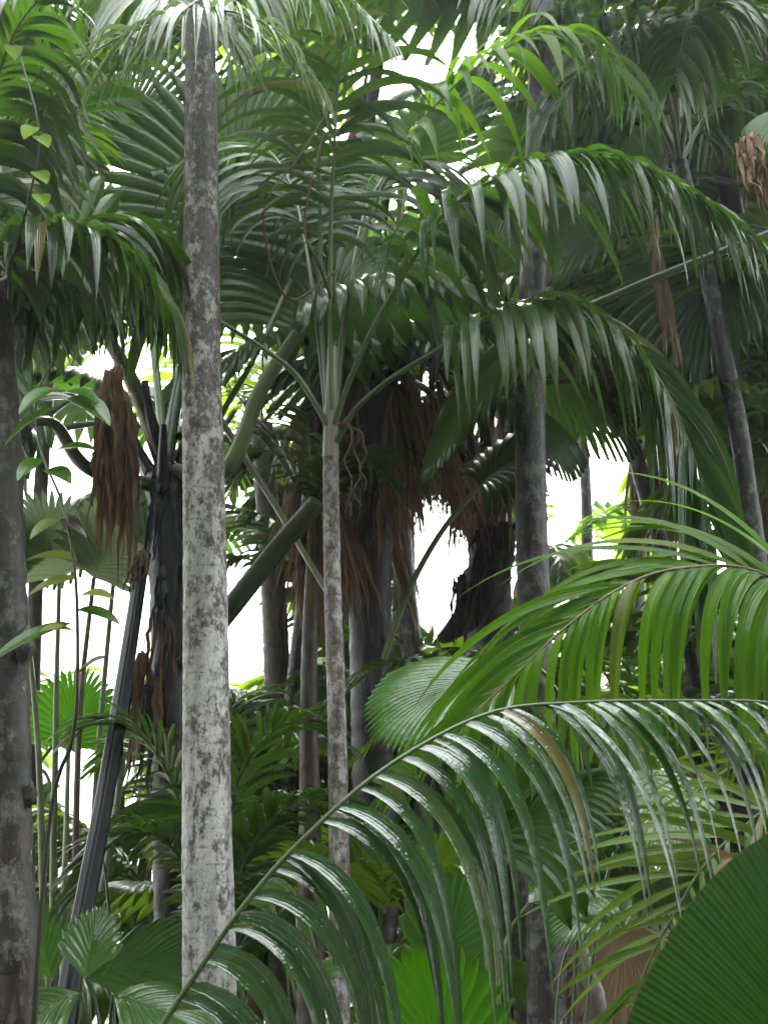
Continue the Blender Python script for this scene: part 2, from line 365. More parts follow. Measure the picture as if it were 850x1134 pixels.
def bark_mat(name, dark, mid, lichen, cover=0.5, cover_low=None, z0=0, z1=4, scale=14, flat=0.5, ring=16.0, rough=0.45, ring_dark=0.6, spots=(0.5, 0.5, 0.42), streak=0.45, soft=0.03):
    """palm bark: ringed, stained, with lichen patches; cover may change from z0 up to z1"""
    m, n, N, Lk = _mat(name)
    out = N('ShaderNodeOutputMaterial'); pb = N('ShaderNodeBsdfPrincipled'); tc = N('ShaderNodeTexCoord')
    mp = N('ShaderNodeMapping'); mp.inputs['Scale'].default_value = (1, 1, flat); Lk(tc.outputs['Object'], mp.inputs['Vector'])
    def noise(s, d=6, r=0.6, v=mp.outputs[0]):
        x = N('ShaderNodeTexNoise'); x.inputs['Scale'].default_value = s; x.inputs['Detail'].default_value = d; x.inputs['Roughness'].default_value = r
        Lk(v, x.inputs['Vector']); return x.outputs['Fac']
    base = _ramp(N, 0.35, 0.65, dark, mid); Lk(noise(scale * 1.7), base.inputs[0])
    sep = N('ShaderNodeSeparateXYZ'); Lk(tc.outputs['Object'], sep.inputs[0])
    # lichen
    hz = N('ShaderNodeMapRange'); hz.inputs['From Min'].default_value = z0; hz.inputs['From Max'].default_value = z1
    hz.inputs['To Min'].default_value = (cover if cover_low is None else cover_low) - 0.5; hz.inputs['To Max'].default_value = cover - 0.5
    Lk(sep.outputs[2], hz.inputs['Value'])
    big = noise(scale * .32, 3); fine = noise(scale, 9, 0.78)
    lf = math_(N, Lk, 'ADD', math_(N, Lk, 'ADD', math_(N, Lk, 'MULTIPLY', fine, 0.75), math_(N, Lk, 'MULTIPLY', big, 0.35)), hz.outputs[0])
    lr = _ramp(N, 0.57 - soft, 0.58 + soft, (0, 0, 0), (1, 1, 1)); Lk(lf, lr.inputs[0])
    lc = _ramp(N, 0.3, 0.7, tuple(c * 0.62 for c in lichen), lichen); Lk(noise(scale * 2.6, 5), lc.inputs[0])
    m1 = N('ShaderNodeMixRGB'); Lk(lr.outputs[0], m1.inputs[0]); Lk(base.outputs[0], m1.inputs[1]); Lk(lc.outputs[0], m1.inputs[2])
    # small round crusts
    vo = N('ShaderNodeTexVoronoi'); vo.inputs['Scale'].default_value = scale * 2.6; Lk(mp.outputs[0], vo.inputs['Vector'])
    vr = _ramp(N, 0.10, 0.20, (.8, .8, .8), (0, 0, 0)); Lk(vo.outputs['Distance'], vr.inputs[0])
    m2 = N('ShaderNodeMixRGB'); m2.inputs[2].default_value = (*spots, 1)
    Lk(math_(N, Lk, 'MULTIPLY', vr.outputs[0], math_(N, Lk, 'GREATER_THAN', noise(scale * .5, 2), 0.66)), m2.inputs[0]); Lk(m1.outputs[0], m2.inputs[1])
    # leaf-scar rings, broken up
    dz = math_(N, Lk, 'ADD', math_(N, Lk, 'MULTIPLY', sep.outputs[2], ring), math_(N, Lk, 'MULTIPLY', noise(3.0, 3, .5, tc.outputs['Object']), 1.6))
    fr = math_(N, Lk, 'FRACT', dz)
    rr = _ramp(N, 0.0, 0.13, (1, 1, 1), (0, 0, 0)); Lk(math_(N, Lk, 'ABSOLUTE', math_(N, Lk, 'SUBTRACT', fr, 0.5)), rr.inputs[0])
    brr = _ramp(N, 0.48, 0.62, (0, 0, 0), (1, 1, 1)); Lk(noise(min(scale, 30) * .8, 5, .7, tc.outputs['Object']), brr.inputs[0]); br = brr.outputs[0]
    rf = math_(N, Lk, 'MULTIPLY', math_(N, Lk, 'MULTIPLY', rr.outputs[0], br), ring_dark)
    m3 = N('ShaderNodeMixRGB'); m3.inputs[2].default_value = (*[c * 0.7 for c in dark], 1); Lk(rf, m3.inputs[0]); Lk(m2.outputs[0], m3.inputs[1])
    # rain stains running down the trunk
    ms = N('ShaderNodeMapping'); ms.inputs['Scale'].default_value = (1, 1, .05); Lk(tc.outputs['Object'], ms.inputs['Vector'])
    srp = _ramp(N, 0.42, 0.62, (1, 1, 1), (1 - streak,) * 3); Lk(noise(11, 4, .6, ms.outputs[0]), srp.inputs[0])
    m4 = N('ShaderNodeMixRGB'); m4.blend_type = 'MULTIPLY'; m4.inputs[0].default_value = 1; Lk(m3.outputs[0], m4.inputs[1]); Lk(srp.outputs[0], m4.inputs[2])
    Lk(m4.outputs[0], pb.inputs['Base Color'])
    ro = N('ShaderNodeMapRange'); ro.inputs['To Min'].default_value = rough * .6; ro.inputs['To Max'].default_value = rough * 1.5; Lk(noise(scale * .8), ro.inputs['Value']); Lk(ro.outputs[0], pb.inputs['Roughness'])
    hb = math_(N, Lk, 'ADD', math_(N, Lk, 'MULTIPLY', lr.outputs[0], 0.5), math_(N, Lk, 'SUBTRACT', noise(scale * 4, 6), rf))
    b = N('ShaderNodeBump'); b.inputs['Strength'].default_value = 0.55; b.inputs['Distance'].default_value = 0.006; Lk(hb, b.inputs['Height']); Lk(b.outputs[0], pb.inputs['Normal'])
    Lk(pb.outputs[0], out.inputs['Surface'])
    return m

M = {}
M['near_wet'] = leaf_mat('wet_frond', (0.014, 0.052, 0.012), (0.03, 0.085, 0.018), 0.22, rough=0.22, veins=5, drops=0.42, vein_str=.15, tip=(0.12, 0.11, 0.04), tip_at=0.985, spec=0.6)
M['feather'] = leaf_mat('feather_frond', (0.045, 0.10, 0.022), (0.10, 0.18, 0.05), 0.38, tcol=(.22, .36, .10), rough=0.25, veins=3, drops=0.4, tip=(0.22, 0.15, 0.05), tip_at=0.95, spec=0.5)
M['green'] = leaf_mat('green_frond', (0.03, 0.09, 0.003), (0.075, 0.18, 0.006), 0.52, tcol=(0.19, 0.43, 0.006), rough=0.35, veins=5, tip=(0.12, 0.1, 0.03), tip_at=0.975, spec=.12, coat=.25)
M['fresh'] = leaf_mat('fresh_frond', (0.05, 0.12, 0.01), (0.11, 0.19, 0.02), 0.42, tcol=(0.22, 0.36, 0.02), rough=0.28, veins=3, tip=(0.25, 0.14, 0.04), tip_at=0.95, spec=.35)
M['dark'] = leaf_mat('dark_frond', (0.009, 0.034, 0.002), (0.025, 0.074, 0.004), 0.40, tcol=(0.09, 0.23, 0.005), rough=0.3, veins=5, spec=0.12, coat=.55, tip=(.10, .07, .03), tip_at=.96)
M['deep'] = leaf_mat('deep_green_blade', (0.013, 0.044, 0.005), (0.028, 0.075, 0.007), 0.34, tcol=(0.06, 0.16, 0.008), rough=0.35, veins=3, spec=0.1, coat=.35)
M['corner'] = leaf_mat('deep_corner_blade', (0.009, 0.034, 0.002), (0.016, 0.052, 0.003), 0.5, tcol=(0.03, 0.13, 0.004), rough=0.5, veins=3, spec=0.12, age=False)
M['fan'] = leaf_mat('pleated_blade', (0.02, 0.07, 0.01), (0.045, 0.12, 0.015), 0.36, tcol=(0.08, 0.25, 0.02), rough=0.3, veins=2, tip=(0.14, 0.13, 0.03), tip_at=0.97, spec=.35)
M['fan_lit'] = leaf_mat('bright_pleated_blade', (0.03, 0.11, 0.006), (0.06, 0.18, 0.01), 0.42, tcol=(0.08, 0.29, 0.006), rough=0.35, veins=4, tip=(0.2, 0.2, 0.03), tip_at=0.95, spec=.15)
M['lime'] = leaf_mat('lime_leaf', (0.12, 0.24, 0.02), (0.2, 0.33, 0.03), 0.5, tcol=(0.4, 0.6, 0.04), rough=0.5, veins=1, spec=.1)
M['fan_pale'] = leaf_mat('pale_pleated_blade', (0.08, 0.14, 0.06), (0.14, 0.2, 0.09), 0.5, tcol=(0.3, 0.42, 0.2), rough=0.35, veins=2)
M['fan_wet'] = leaf_mat('wet_pleated_blade', (0.035, 0.10, 0.016), (0.07, 0.16, 0.028), 0.36, tcol=(0.12, 0.34, 0.03), rough=0.22, veins=2, drops=0.5, spec=0.55)
M['bgleaf'] = leaf_mat('background_frond', (0.03, 0.075, 0.006), (0.075, 0.15, 0.010), 0.52, tcol=(0.20, 0.38, 0.012), rough=0.3, veins=2, spec=.15, coat=.25)
M['dead'] = leaf_mat('dead_blade', (0.06, 0.034, 0.018), (0.19, 0.115, 0.065), 0.28, tcol=(0.2, 0.12, 0.06), rough=0.55, veins=3, spec=0.25)
M['dead_curtain'] = leaf_mat('dead_curtain_blade', (0.11, 0.065, 0.035), (0.26, 0.165, 0.095), 0.25, tcol=(0.25, 0.15, 0.07), rough=0.55, veins=3, spec=0.2)
M['dead_tan'] = leaf_mat('dry_blade', (0.16, 0.10, 0.06), (0.32, 0.22, 0.14), 0.25, tcol=(0.3, 0.2, 0.1), rough=0.6, veins=4, spec=0.25)
M['broad'] = leaf_mat('broad_leaf', (0.035, 0.10, 0.012), (0.07, 0.17, 0.02), 0.45, tcol=(0.15, 0.36, 0.03), rough=0.25, veins=1)
M['yellow_leaf'] = leaf_mat('yellowing_leaf', (0.14, 0.19, 0.03), (0.25, 0.27, 0.05), 0.45, tcol=(0.4, 0.42, 0.06), rough=0.35, veins=1)
M['brown_leaf'] = leaf_mat('withered_leaf', (0.03, 0.015, 0.015), (0.07, 0.035, 0.03), 0.1, rough=0.35, veins=1)
M['rachis'] = stem_mat('green_rachis', (0.035, 0.07, 0.015), (0.08, 0.125, 0.04))
M['rachis_dark'] = stem_mat('dark_rachis', (0.015, 0.018, 0.01), (0.04, 0.045, 0.02), rough=0.3)
M['petiole'] = stem_mat('wet_petiole', (0.02, 0.045, 0.015), (0.045, 0.085, 0.03), rough=0.22, spec=0.7)
M['petiole_pale'] = stem_mat('pale_petiole', (0.10, 0.14, 0.06), (0.2, 0.24, 0.13), rough=0.3)
M['petiole_red'] = stem_mat('reddish_petiole', (0.07, 0.035, 0.02), (0.15, 0.10, 0.05), rough=0.35)
M['black'] = stem_mat('blackened_petiole', (0.004, 0.0045, 0.006), (0.012, 0.013, 0.016), rough=0.35, spec=0.3, bump=0.8, stretch=2)
M['sheath'] = stem_mat('leaf_sheath', (0.13, 0.12, 0.09), (0.30, 0.27, 0.21), rough=0.4)
M['fibre'] = stem_mat('dead_fibre', (0.05, 0.028, 0.016), (0.16, 0.10, 0.06), rough=0.7, spec=0.2, bump=1.0)
M['fibre_dark'] = stem_mat('rotting_fibre', (0.006, 0.005, 0.004), (0.03, 0.022, 0.016), rough=0.6, spec=0.2, bump=1.0)
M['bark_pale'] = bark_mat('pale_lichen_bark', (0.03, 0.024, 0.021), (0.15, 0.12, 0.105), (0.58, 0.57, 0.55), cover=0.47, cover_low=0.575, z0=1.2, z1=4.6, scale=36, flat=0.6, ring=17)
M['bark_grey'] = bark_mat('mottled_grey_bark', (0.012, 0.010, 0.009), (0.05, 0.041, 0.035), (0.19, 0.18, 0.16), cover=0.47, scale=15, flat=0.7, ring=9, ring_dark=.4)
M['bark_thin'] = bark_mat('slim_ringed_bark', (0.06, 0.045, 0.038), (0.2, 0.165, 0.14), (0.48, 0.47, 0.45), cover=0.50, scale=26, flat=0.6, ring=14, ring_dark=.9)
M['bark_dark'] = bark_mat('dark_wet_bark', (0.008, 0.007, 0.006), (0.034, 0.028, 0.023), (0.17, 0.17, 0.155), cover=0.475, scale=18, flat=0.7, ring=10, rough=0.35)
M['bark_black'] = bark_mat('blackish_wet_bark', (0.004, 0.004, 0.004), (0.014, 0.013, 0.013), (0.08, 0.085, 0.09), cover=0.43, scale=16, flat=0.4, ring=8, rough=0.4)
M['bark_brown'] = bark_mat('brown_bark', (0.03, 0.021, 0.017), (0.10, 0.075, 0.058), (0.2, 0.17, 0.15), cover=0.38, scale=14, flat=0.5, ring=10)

# ------------------------------------------------------------------ object helpers
def link(o, parent=None):
    COL.objects.link(o)
    if parent is not None: o.parent = parent
    return o
def thing(name, label, cat, loc=(0, 0, 0), group=None):
    o = bpy.data.objects.new(name, None); o.empty_display_size = 0.2; o.location = tuple(float(x) for x in loc); link(o)
    o['label'] = label; o['category'] = cat
    if group: o['group'] = group
    return o
def base_of(o):
    v = np.zeros(3)
    while o is not None: v = v + np.array(o.location[:]); o = o.parent
    return v
def part(name, g, mat, parent, label=None, smooth=True):
    me = g.mesh(name, mat, base_of(parent), smooth)
    o = bpy.data.objects.new(name, me); link(o, parent)
    if label: o['label'] = label
    return o
def frond(parent, ctrl, mat='dark', rmat='rachis', name='frond', label=None, rname='rachis', **kw):
    b, r = pinnate(ctrl, **kw)
    o = part(name, b, M[mat], parent, label)
    part(rname, r, M[rmat], o)
    return o
def fan_leaf(parent, pet, axis=None, normal=(0, 0, 1), mat='fan', pmat='petiole', pr=(0.014, 0.010), name='fan_leaf', label=None, **kw):
    path = spline(pet, 40)
    ax = path[-1] - path[-3] if axis is None else axis
    o = part(name, fan(path[-1], ax, normal, **kw), M[mat], parent, label)
    g = Geo(); g.tube(path, np.linspace(pr[0], pr[1], 40), 9, ell=0.75); part('petiole', g, M[pmat], o)
    return o

# ------------------------------------------------------------------ ground
def ground_z(x, y):
    x = np.asarray(x, float); y = np.asarray(y, float)
    fall = -0.13 * np.clip(y - 7, 0, 60) - 0.05 * np.clip(y - 67, 0, 200)
    rise = 0.17 * np.clip(y - 5, 0, 30) * np.clip((x + 0.4) / 3.0, 0, 1)
    return fall + rise + 0.10 * np.sin(x * 0.9 + 1) * np.cos(y * 0.7) + 0.03 * np.sin(x * 4.1) * np.sin(y * 3.7)
def build_ground():
    u = np.linspace(-1, 1, 181); t = np.sign(u) * (np.abs(u) * 22 + np.abs(u) ** 6 * 480)
    X, Y = np.meshgrid(t, t + 14, indexing='ij')
    Zz = ground_z(X, Y)
    g = Geo(); pts = np.stack([X, Y, Zz], -1)[None]
    g.grid(pts, np.stack([X, Y], -1)[None] * 0.1, np.array([0.5]))
    m, n, N, Lk = _mat('forest_floor')
    out = N('ShaderNodeOutputMaterial'); pb = N('ShaderNodeBsdfPrincipled'); tc = N('ShaderNodeTexCoord')
    a = N('ShaderNodeTexNoise'); a.inputs['Scale'].default_value = 9; a.inputs['Detail'].default_value = 8; Lk(tc.outputs['Object'], a.inputs['Vector'])
    c = N('ShaderNodeTexNoise'); c.inputs['Scale'].default_value = 0.7; c.inputs['Detail'].default_value = 4; Lk(tc.outputs['Object'], c.inputs['Vector'])
    r1 = _ramp(N, 0.35, 0.68, (0.035, 0.022, 0.015), (0.19, 0.12, 0.075)); Lk(a.outputs['Fac'], r1.inputs[0])
    r2 = _ramp(N, 0.45, 0.6, (0, 0, 0), (.8, .8, .8)); Lk(c.outputs['Fac'], r2.inputs[0])
    mx = N('ShaderNodeMixRGB'); mx.inputs[2].default_value = (0.035, 0.06, 0.018, 1); Lk(r2.outputs[0], mx.inputs[0]); Lk(r1.outputs[0], mx.inputs[1])
    Lk(mx.outputs[0], pb.inputs['Base Color']); pb.inputs['Roughness'].default_value = 0.6
    b = N('ShaderNodeBump'); b.inputs['Strength'].default_value = 0.8; b.inputs['Distance'].default_value = 0.05; Lk(a.outputs['Fac'], b.inputs['Height']); Lk(b.outputs[0], pb.inputs['Normal'])
    Lk(pb.outputs[0], out.inputs['Surface'])
    o = bpy.data.objects.new('forest_floor', g.mesh('forest_floor', m)); link(o); o['kind'] = 'structure'
build_ground()
def foot(px, py, Y):
    """ground point under a picture point at depth Y"""
    p = P(px, py, Y); return np.array([p[0], p[1], float(ground_z(p[0], p[1]))])
def trunk_path(pts, base_dx=0.0):
    """trunk through picture points (bottom first), carried down to the ground"""
    q = PP(*pts)
    d = nrm(q[0] - q[1]) if len(q) > 1 else np.array([0, 0, -1.0])
    x, y = q[0][0] + base_dx, q[0][1]
    z = float(ground_z(x, y))
    if z < q[0][2] - 0.05: q = np.vstack([[x, y, z - 0.1], q])
    return q

# sight lines kept open to the sky between the palms (picture ellipses)
GAPS = [(150, 170, 26, 30), (360, 190, 7, 9), (255, 400, 8, 12), (60, 700, 12, 40), (118, 690, 40, 50), (92, 870, 22, 40), (285, 705, 22, 44), (490, 645, 28, 46), (152, 168, 26, 30), (130, 175, 14, 12), (447, 208, 16, 14), (498, 195, 10, 14), (675, 530, 13, 14), (800, 605, 20, 20), (560, 300, 8, 20), (532, 985, 12, 40), (725, 870, 16, 12), (312, 1095, 10, 12), (420, 440, 12, 18), (130, 310, 8, 20), (185, 350, 8, 20), (540, 65, 8, 14), (268, 340, 10, 22), (620, 520, 8, 30), (350, 1100, 8, 12)]
def tatter(b, az, L, n=9, spread=.12, W=.03, lean=(0, 0, 0), outw=1.0):
    """one dead leaf: a bundle of torn narrow strips hanging from b"""
    g = Geo(); o = np.array([math.cos(az), math.sin(az), 0]); sdv = np.array([-o[1], o[0], 0])
    u = RNG.uniform(-1, 1, n); D = nrm(np.outer(u * spread * 2, sdv) + o * (.25 + .3 * RNG.random((n, 1))) * outw - Z * 1.0 + RNG.normal(size=(n, 3)) * (.02 + .05 * outw) + np.array(lean))
    Nn = nrm(o + RNG.normal(size=(n, 3)) * .6); Nn = nrm(Nn - D * (Nn * D).sum(-1, keepdims=True))
    p, d, n_ = ribs(np.repeat(b[None], n, 0) + np.outer(u, sdv) * .03, D, Nn, L * RNG.uniform(.45, 1.0, n), 9, np.full(n, .6), .3)
    wob = np.cumsum(RNG.normal(size=p.shape) * .008, axis=1); p = p + wob
    strips(g, p, d, n_, W * RNG.uniform(.5, 1.3, n), leaf_prof(9, .2, .5), .3); return g
def clear_of_gaps(v, tol=.01):
    q = project(v)
    return not any(((((q[:, 0] - gx) / rx) ** 2 + ((q[:, 1] - gy) / ry) ** 2) < 1).sum() > tol * len(q) for gx, gy, rx, ry in GAPS)

# ================================================================== the pale trunk with the feathery crown
tp = trunk_path([(231, 1134, 4.0), (229, 900, 4.02), (227, 620, 4.05), (223, 380, 4.08), (223, 200, 4.1), (222, 30, 4.12), (223, -60, 4.12)])
pale = thing('feather_palm', 'thick pale trunk blotched with white lichen, topped by drooping light green feathery fronds', 'palm', tp[0])
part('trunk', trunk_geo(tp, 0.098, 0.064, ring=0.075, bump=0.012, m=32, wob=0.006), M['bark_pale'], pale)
top = tp[-1]
g = Geo(); g.tube(spline([top - Z * .05, top + Z * .25, top + Z * .55], 14), np.linspace(.075, .045, 14), 16); part('crown_shaft', g, M['sheath'], pale)
cs = top + Z * 0.35
FE = dict(mat='feather', rmat='rachis')
frond(pale, [cs, P(250, -40, 3.75), P(205, 10, 3.5), P(130, 42, 3.4), P(60, 86, 3.35), P(14, 112, 3.32)], n=46, L=0.58, W=0.026, a0=62, a1=24, vee=8, droop=1.8, t0=0.16, pw=.2, jit=1.2, hi=False, K=9, lenp=[.8, 1, .9, .7, .4], **FE)
frond(pale, [cs, P(190, -30, 3.8), P(215, 8, 3.55), P(262, 14, 3.45), P(310, 38, 3.4), P(352, 92, 3.36)], n=46, L=0.60, W=0.028, a0=66, a1=26, vee=8, droop=1.8, t0=0.18, pw=.2, jit=1.3, K=9, lenp=[.9, 1, .9, .65, .4], **FE)
frond(pale, [cs, P(260, -60, 3.9), P(320, -38, 3.6), P(380, -8, 3.5), P(430, 40, 3.4)], n=30, L=0.42, W=0.026, a0=60, a1=24, vee=10, droop=2.2, t0=0.2, pw=.1, K=9, **FE)
frond(pale, [cs, P(180, -70, 3.9), P(110, -60, 3.7), P(40, -30, 3.6), P(-20, 40, 3.5)], n=30, L=0.44, W=0.026, a0=60, a1=24, vee=10, droop=2.2, t0=0.2, pw=.1, K=9, **FE)
frond(pale, [cs, P(230, -120, 4.3), P(280, -160, 4.6), P(330, -120, 5.0)], n=28, L=0.45, W=0.026, droop=1.0, K=7, **FE)
frond(pale, [cs, P(190, -130, 4.4), P(130, -160, 4.7), P(70, -110, 5.1)], n=28, L=0.45, W=0.026, droop=1.0, K=7, **FE)

# ================================================================== the wet frond arching over the foreground
lo = np.array([-1.05, 1.95, float(ground_z(-1.05, 1.95))])
arch = thing('low_palm', 'stemless palm below the picture edge, its long wet glossy frond arching over the foreground', 'palm', lo)
def low_stub(o, lo, h=0.35, r=0.09, mat='fibre'):
    g = Geo(); g.tube(spline([lo - Z * .1, lo + Z * h * .6, lo + Z * h], 10), [r * k for k in (1, 1, .98, .95, .9, .85, .8, .7, .6, .4)], 14, wob=.05); part('stump', g, M[mat], o)
low_stub(arch, lo)
frond(arch, [lo + Z * .25, P(95, 1260, 1.95), P(195, 1112, 1.97), P(270, 1003, 2.0), P(340, 925, 2.03), P(430, 848, 2.08), P(540, 790, 2.14), P(640, 778, 2.2), P(750, 776, 2.26), P(850, 778, 2.32), P(960, 800, 2.4)],
      mat='near_wet', n=70, dru=1.6, L=0.60, W=0.031, a0=60, a1=42, vee=-50, vee1=-16, droop=2.7, far=(.6, .5, .5), t0=0.14, K=18, hi=True, fold=0.12, jit=1.3, r0=.007, r1=.0025, lenp=[.7, .95, .95, .62, .4], up=(-0.1, -0.25, 1), wide=.2, pw=.12, tp=1.15)
frond(arch, [lo + Z * .25, lo + np.array([-.3, .2, .8]), lo + np.array([-.8, .5, 1.25]), lo + np.array([-1.5, .7, 1.1])], mat='near_wet', n=36, L=.5, W=.04, a0=60, a1=30, droop=1.2, K=8)
frond(arch, [lo + Z * .25, lo + np.array([.1, -.3, .7]), lo + np.array([.2, -.8, .9]), lo + np.array([.3, -1.4, .6])], mat='near_wet', n=36, L=.5, W=.04, a0=60, a1=30, droop=1.2, K=8)

# ================================================================== green frond at the right, its palm outside the frame
rb = np.array([1.75, 2.75, 0.0]); rb[2] = ground_z(rb[0], rb[1])
rgt = thing('young_palm', 'bright green frond sweeping in from the right above the wet arching frond', 'palm', rb)
low_stub(rgt, rb, .6, .08)
frond(rgt, [rb + Z * .45, P(960, 900, 2.85), P(925, 700, 2.8), P(840, 634, 2.76), P(750, 630, 2.72), P(685, 652, 2.7), P(620, 700, 2.68), P(570, 748, 2.66), P(525, 790, 2.64)],
      mat='green', rmat='petiole_red', n=54, L=0.66, W=0.036, a0=56, a1=20, vee=6, vee1=12, droop=1.35, far=(.85, 3.2, .05), pw=.22, t0=0.34, K=14, hi=True, wide=.2, tp=1.5, r0=.012, r1=.0025, lenp=[.55, .9, 1, .85, .5], up=(-0.12, -0.75, 1), jit=1.1)
frond(rgt, [rb + Z * .45, rb + np.array([.4, .2, 1.2]), rb + np.array([1.1, .4, 1.5]), rb + np.array([1.8, .5, 1.1])], mat='green', n=36, L=.5, W=.04, droop=1.0)
frond(rgt, [rb + Z * .45, rb + np.array([.2, .7, 1.2]), rb + np.array([.5, 1.3, 1.5]), rb + np.array([.7, 2.0, 1.1])], mat='green', n=36, L=.5, W=.04, droop=1.0)

# ================================================================== yellowish frond lower right
yb = np.array([1.35, 2.3, 0.0]); yb[2] = ground_z(yb[0], yb[1])
yel = thing('small_palm', 'small palm at the right edge with thin yellow green leaflets beside the huge dark blade', 'palm', yb)
low_stub(yel, yb, .5, .05)
frond(yel, [yb + Z * .4, P(900, 1000, 2.4), P(868, 896, 2.42), P(818, 920, 2.42), P(776, 963, 2.4), P(750, 1006, 2.38), P(722, 1056, 2.36), P(700, 1110, 2.34)], mat='fresh', n=40, L=.44, W=.020, a0=64, a1=35, vee=6, droop=.55, t0=.3, K=9, jit=1.6, drop_out=.12, up=(-.3, -.8, .8), r0=.009)
frond(yel, [yb + Z * .4, P(930, 960, 2.6), P(905, 850, 2.75), P(850, 835, 2.85), P(780, 870, 2.95), P(740, 915, 3.0)], mat='fresh', n=34, L=.36, W=.019, a0=60, a1=35, droop=.8, t0=.3, K=8, drop_out=.1, jit=1.5)
frond(yel, [yb + Z * .4, P(870, 1040, 2.3), P(830, 960, 2.2), P(800, 985, 2.2), P(775, 1060, 2.2)], mat='dead_tan', name='dead_frond', n=26, L=.26, W=.016, a0=50, a1=25, droop=1.6, t0=.3, K=7, drop_out=.3, jit=2.5, label='dry tan frond hanging from the palm')

# ================================================================== the huge dark blade in the corner
hb = np.array([0.62, 0.98, 0.0]); hb[2] = ground_z(hb[0], hb[1])
big = thing('fan_seedling', 'huge dark green pleated blade filling the lower right corner', 'palm leaf', hb)
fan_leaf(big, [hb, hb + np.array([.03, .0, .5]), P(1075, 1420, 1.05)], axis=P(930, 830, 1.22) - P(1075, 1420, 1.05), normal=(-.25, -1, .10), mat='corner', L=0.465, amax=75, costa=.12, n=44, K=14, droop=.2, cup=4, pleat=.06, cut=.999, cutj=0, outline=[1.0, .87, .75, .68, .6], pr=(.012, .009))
fan_leaf(big, [hb, hb + np.array([.05, -.1, .4]), hb + np.array([.25, -.2, .75])], mat='deep', L=.6, amax=70, costa=.5, n=24, K=10, droop=.6, pleat=.2, cut=.9)

# ================================================================== pleated leaves of the middle right
sb = foot(535, 1134, 2.85)
mid = thing('pleated_palm', 'young palm on pale stalks with one upright dark blade and one folded leaf', 'palm', sb)
fan_leaf(mid, [sb, P(540, 1120, 2.85), P(534, 1020, 2.85), P(530, 940, 2.85)], axis=P(528, 860, 2.8) - P(530, 940, 2.85), normal=(.35, -1, .1), mat='deep', pmat='petiole_pale', pr=(.008, .006), L=.30, amax=38, pa=.9, costa=.5, n=14, K=10, droop=.15, cup=30, pleat=.25, cut=.9, outline=[1, .98, .95, .9, .85])
fan_leaf(mid, [sb + np.array([.04, 0, 0]), P(552, 1110, 2.8), P(538, 1000, 2.78), P(532, 950, 2.76)], axis=P(640, 850, 2.66) - P(532, 950, 2.76), normal=(-.35, -.55, .75), mat='deep', pmat='petiole_pale', pr=(.008, .006), L=.40, amax=50, pa=.8, costa=.8, n=26, K=11, droop=1.5, cup=-10, pleat=.3, cut=.78, cutj=.1, outline=[1, 1, 1, .95, .8])
fan_leaf(mid, [sb + np.array([.06, .1, 0]), P(560, 1110, 2.95), P(560, 1040, 3.0), P(585, 1000, 3.02)], axis=P(640, 985, 3.1) - P(585, 1000, 3.02), normal=(0, -.5, 1), mat='fan_wet', pmat='petiole_pale', pr=(.007, .005), L=.28, amax=55, costa=.7, n=18, droop=.8, pleat=.3, cut=.8)
fb = foot(600, 1134, 3.4)
f4 = thing('pleated_palm', 'light green pleated leaf beaded with rain, fanning left beside the dark ringed trunk', 'palm', fb)
low_stub(f4, fb, .3, .05)
fan_leaf(f4, [fb + Z * .2, P(640, 1000, 3.4), P(640, 830, 3.35), P(600, 742, 3.2), P(570, 742, 3.1)], axis=P(440, 765, 2.98) - P(570, 742, 3.1), normal=(-.1, -.75, .8), mat='fan_wet', L=.44, amax=62, pa=.85, costa=.55, n=32, K=12, droop=.75, cup=-8, pleat=.3, cut=.8, cutj=.04, outline=[1, 1, .98, .9, .7], pr=(.011, .008))
fan_leaf(f4, [fb + Z * .2, P(660, 1030, 3.5), P(700, 900, 3.5), P(720, 850, 3.4)], axis=P(720, 900, 3.2) - P(700, 845, 3.4), normal=(0, -.8, .5), mat='fan_wet', L=.36, amax=60, costa=.6, n=22, droop=.5, pleat=.3, cut=.85, pr=(.01, .007))
fan_leaf(f4, [fb + Z * .2, P(620, 1080, 3.5), P(690, 1020, 3.45), P(700, 990, 3.4)], axis=P(620, 1010, 3.3) - P(700, 985, 3.4), normal=(0, -.4, 1), mat='fan_wet', L=.30, amax=50, costa=.7, n=18, droop=.6, pleat=.3, cut=.8, pr=(.008, .006))
cb = foot(500, 1134, 2.3); 
chart = thing('fan_seedling', 'bright backlit leaf with a jagged tip at the bottom edge, left of the pale stalks', 'palm leaf', cb)
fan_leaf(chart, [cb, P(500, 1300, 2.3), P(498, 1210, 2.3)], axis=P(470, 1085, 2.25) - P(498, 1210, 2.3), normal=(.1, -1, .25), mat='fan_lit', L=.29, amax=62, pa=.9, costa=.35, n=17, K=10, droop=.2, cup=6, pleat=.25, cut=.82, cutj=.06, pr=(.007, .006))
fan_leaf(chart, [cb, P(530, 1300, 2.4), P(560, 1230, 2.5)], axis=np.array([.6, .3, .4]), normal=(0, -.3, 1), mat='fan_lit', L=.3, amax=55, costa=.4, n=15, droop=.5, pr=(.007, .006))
db = foot(485, 1134, 3.2)
drk = thing('fan_seedling', 'mid green broad leaf held upright behind the dripping tips, above the jagged bright leaf', 'palm leaf', db)
fan_leaf(drk, [db, P(478, 1134, 3.2), P(480, 1084, 3.2)], axis=P(512, 990, 3.15) - P(480, 1084, 3.2), normal=(-.2, -1, .35), mat='fan', L=.30, amax=55, costa=.5, n=18, K=10, droop=.25, cup=5, pleat=.22, cut=.93, cutj=.02, pr=(.008, .006))
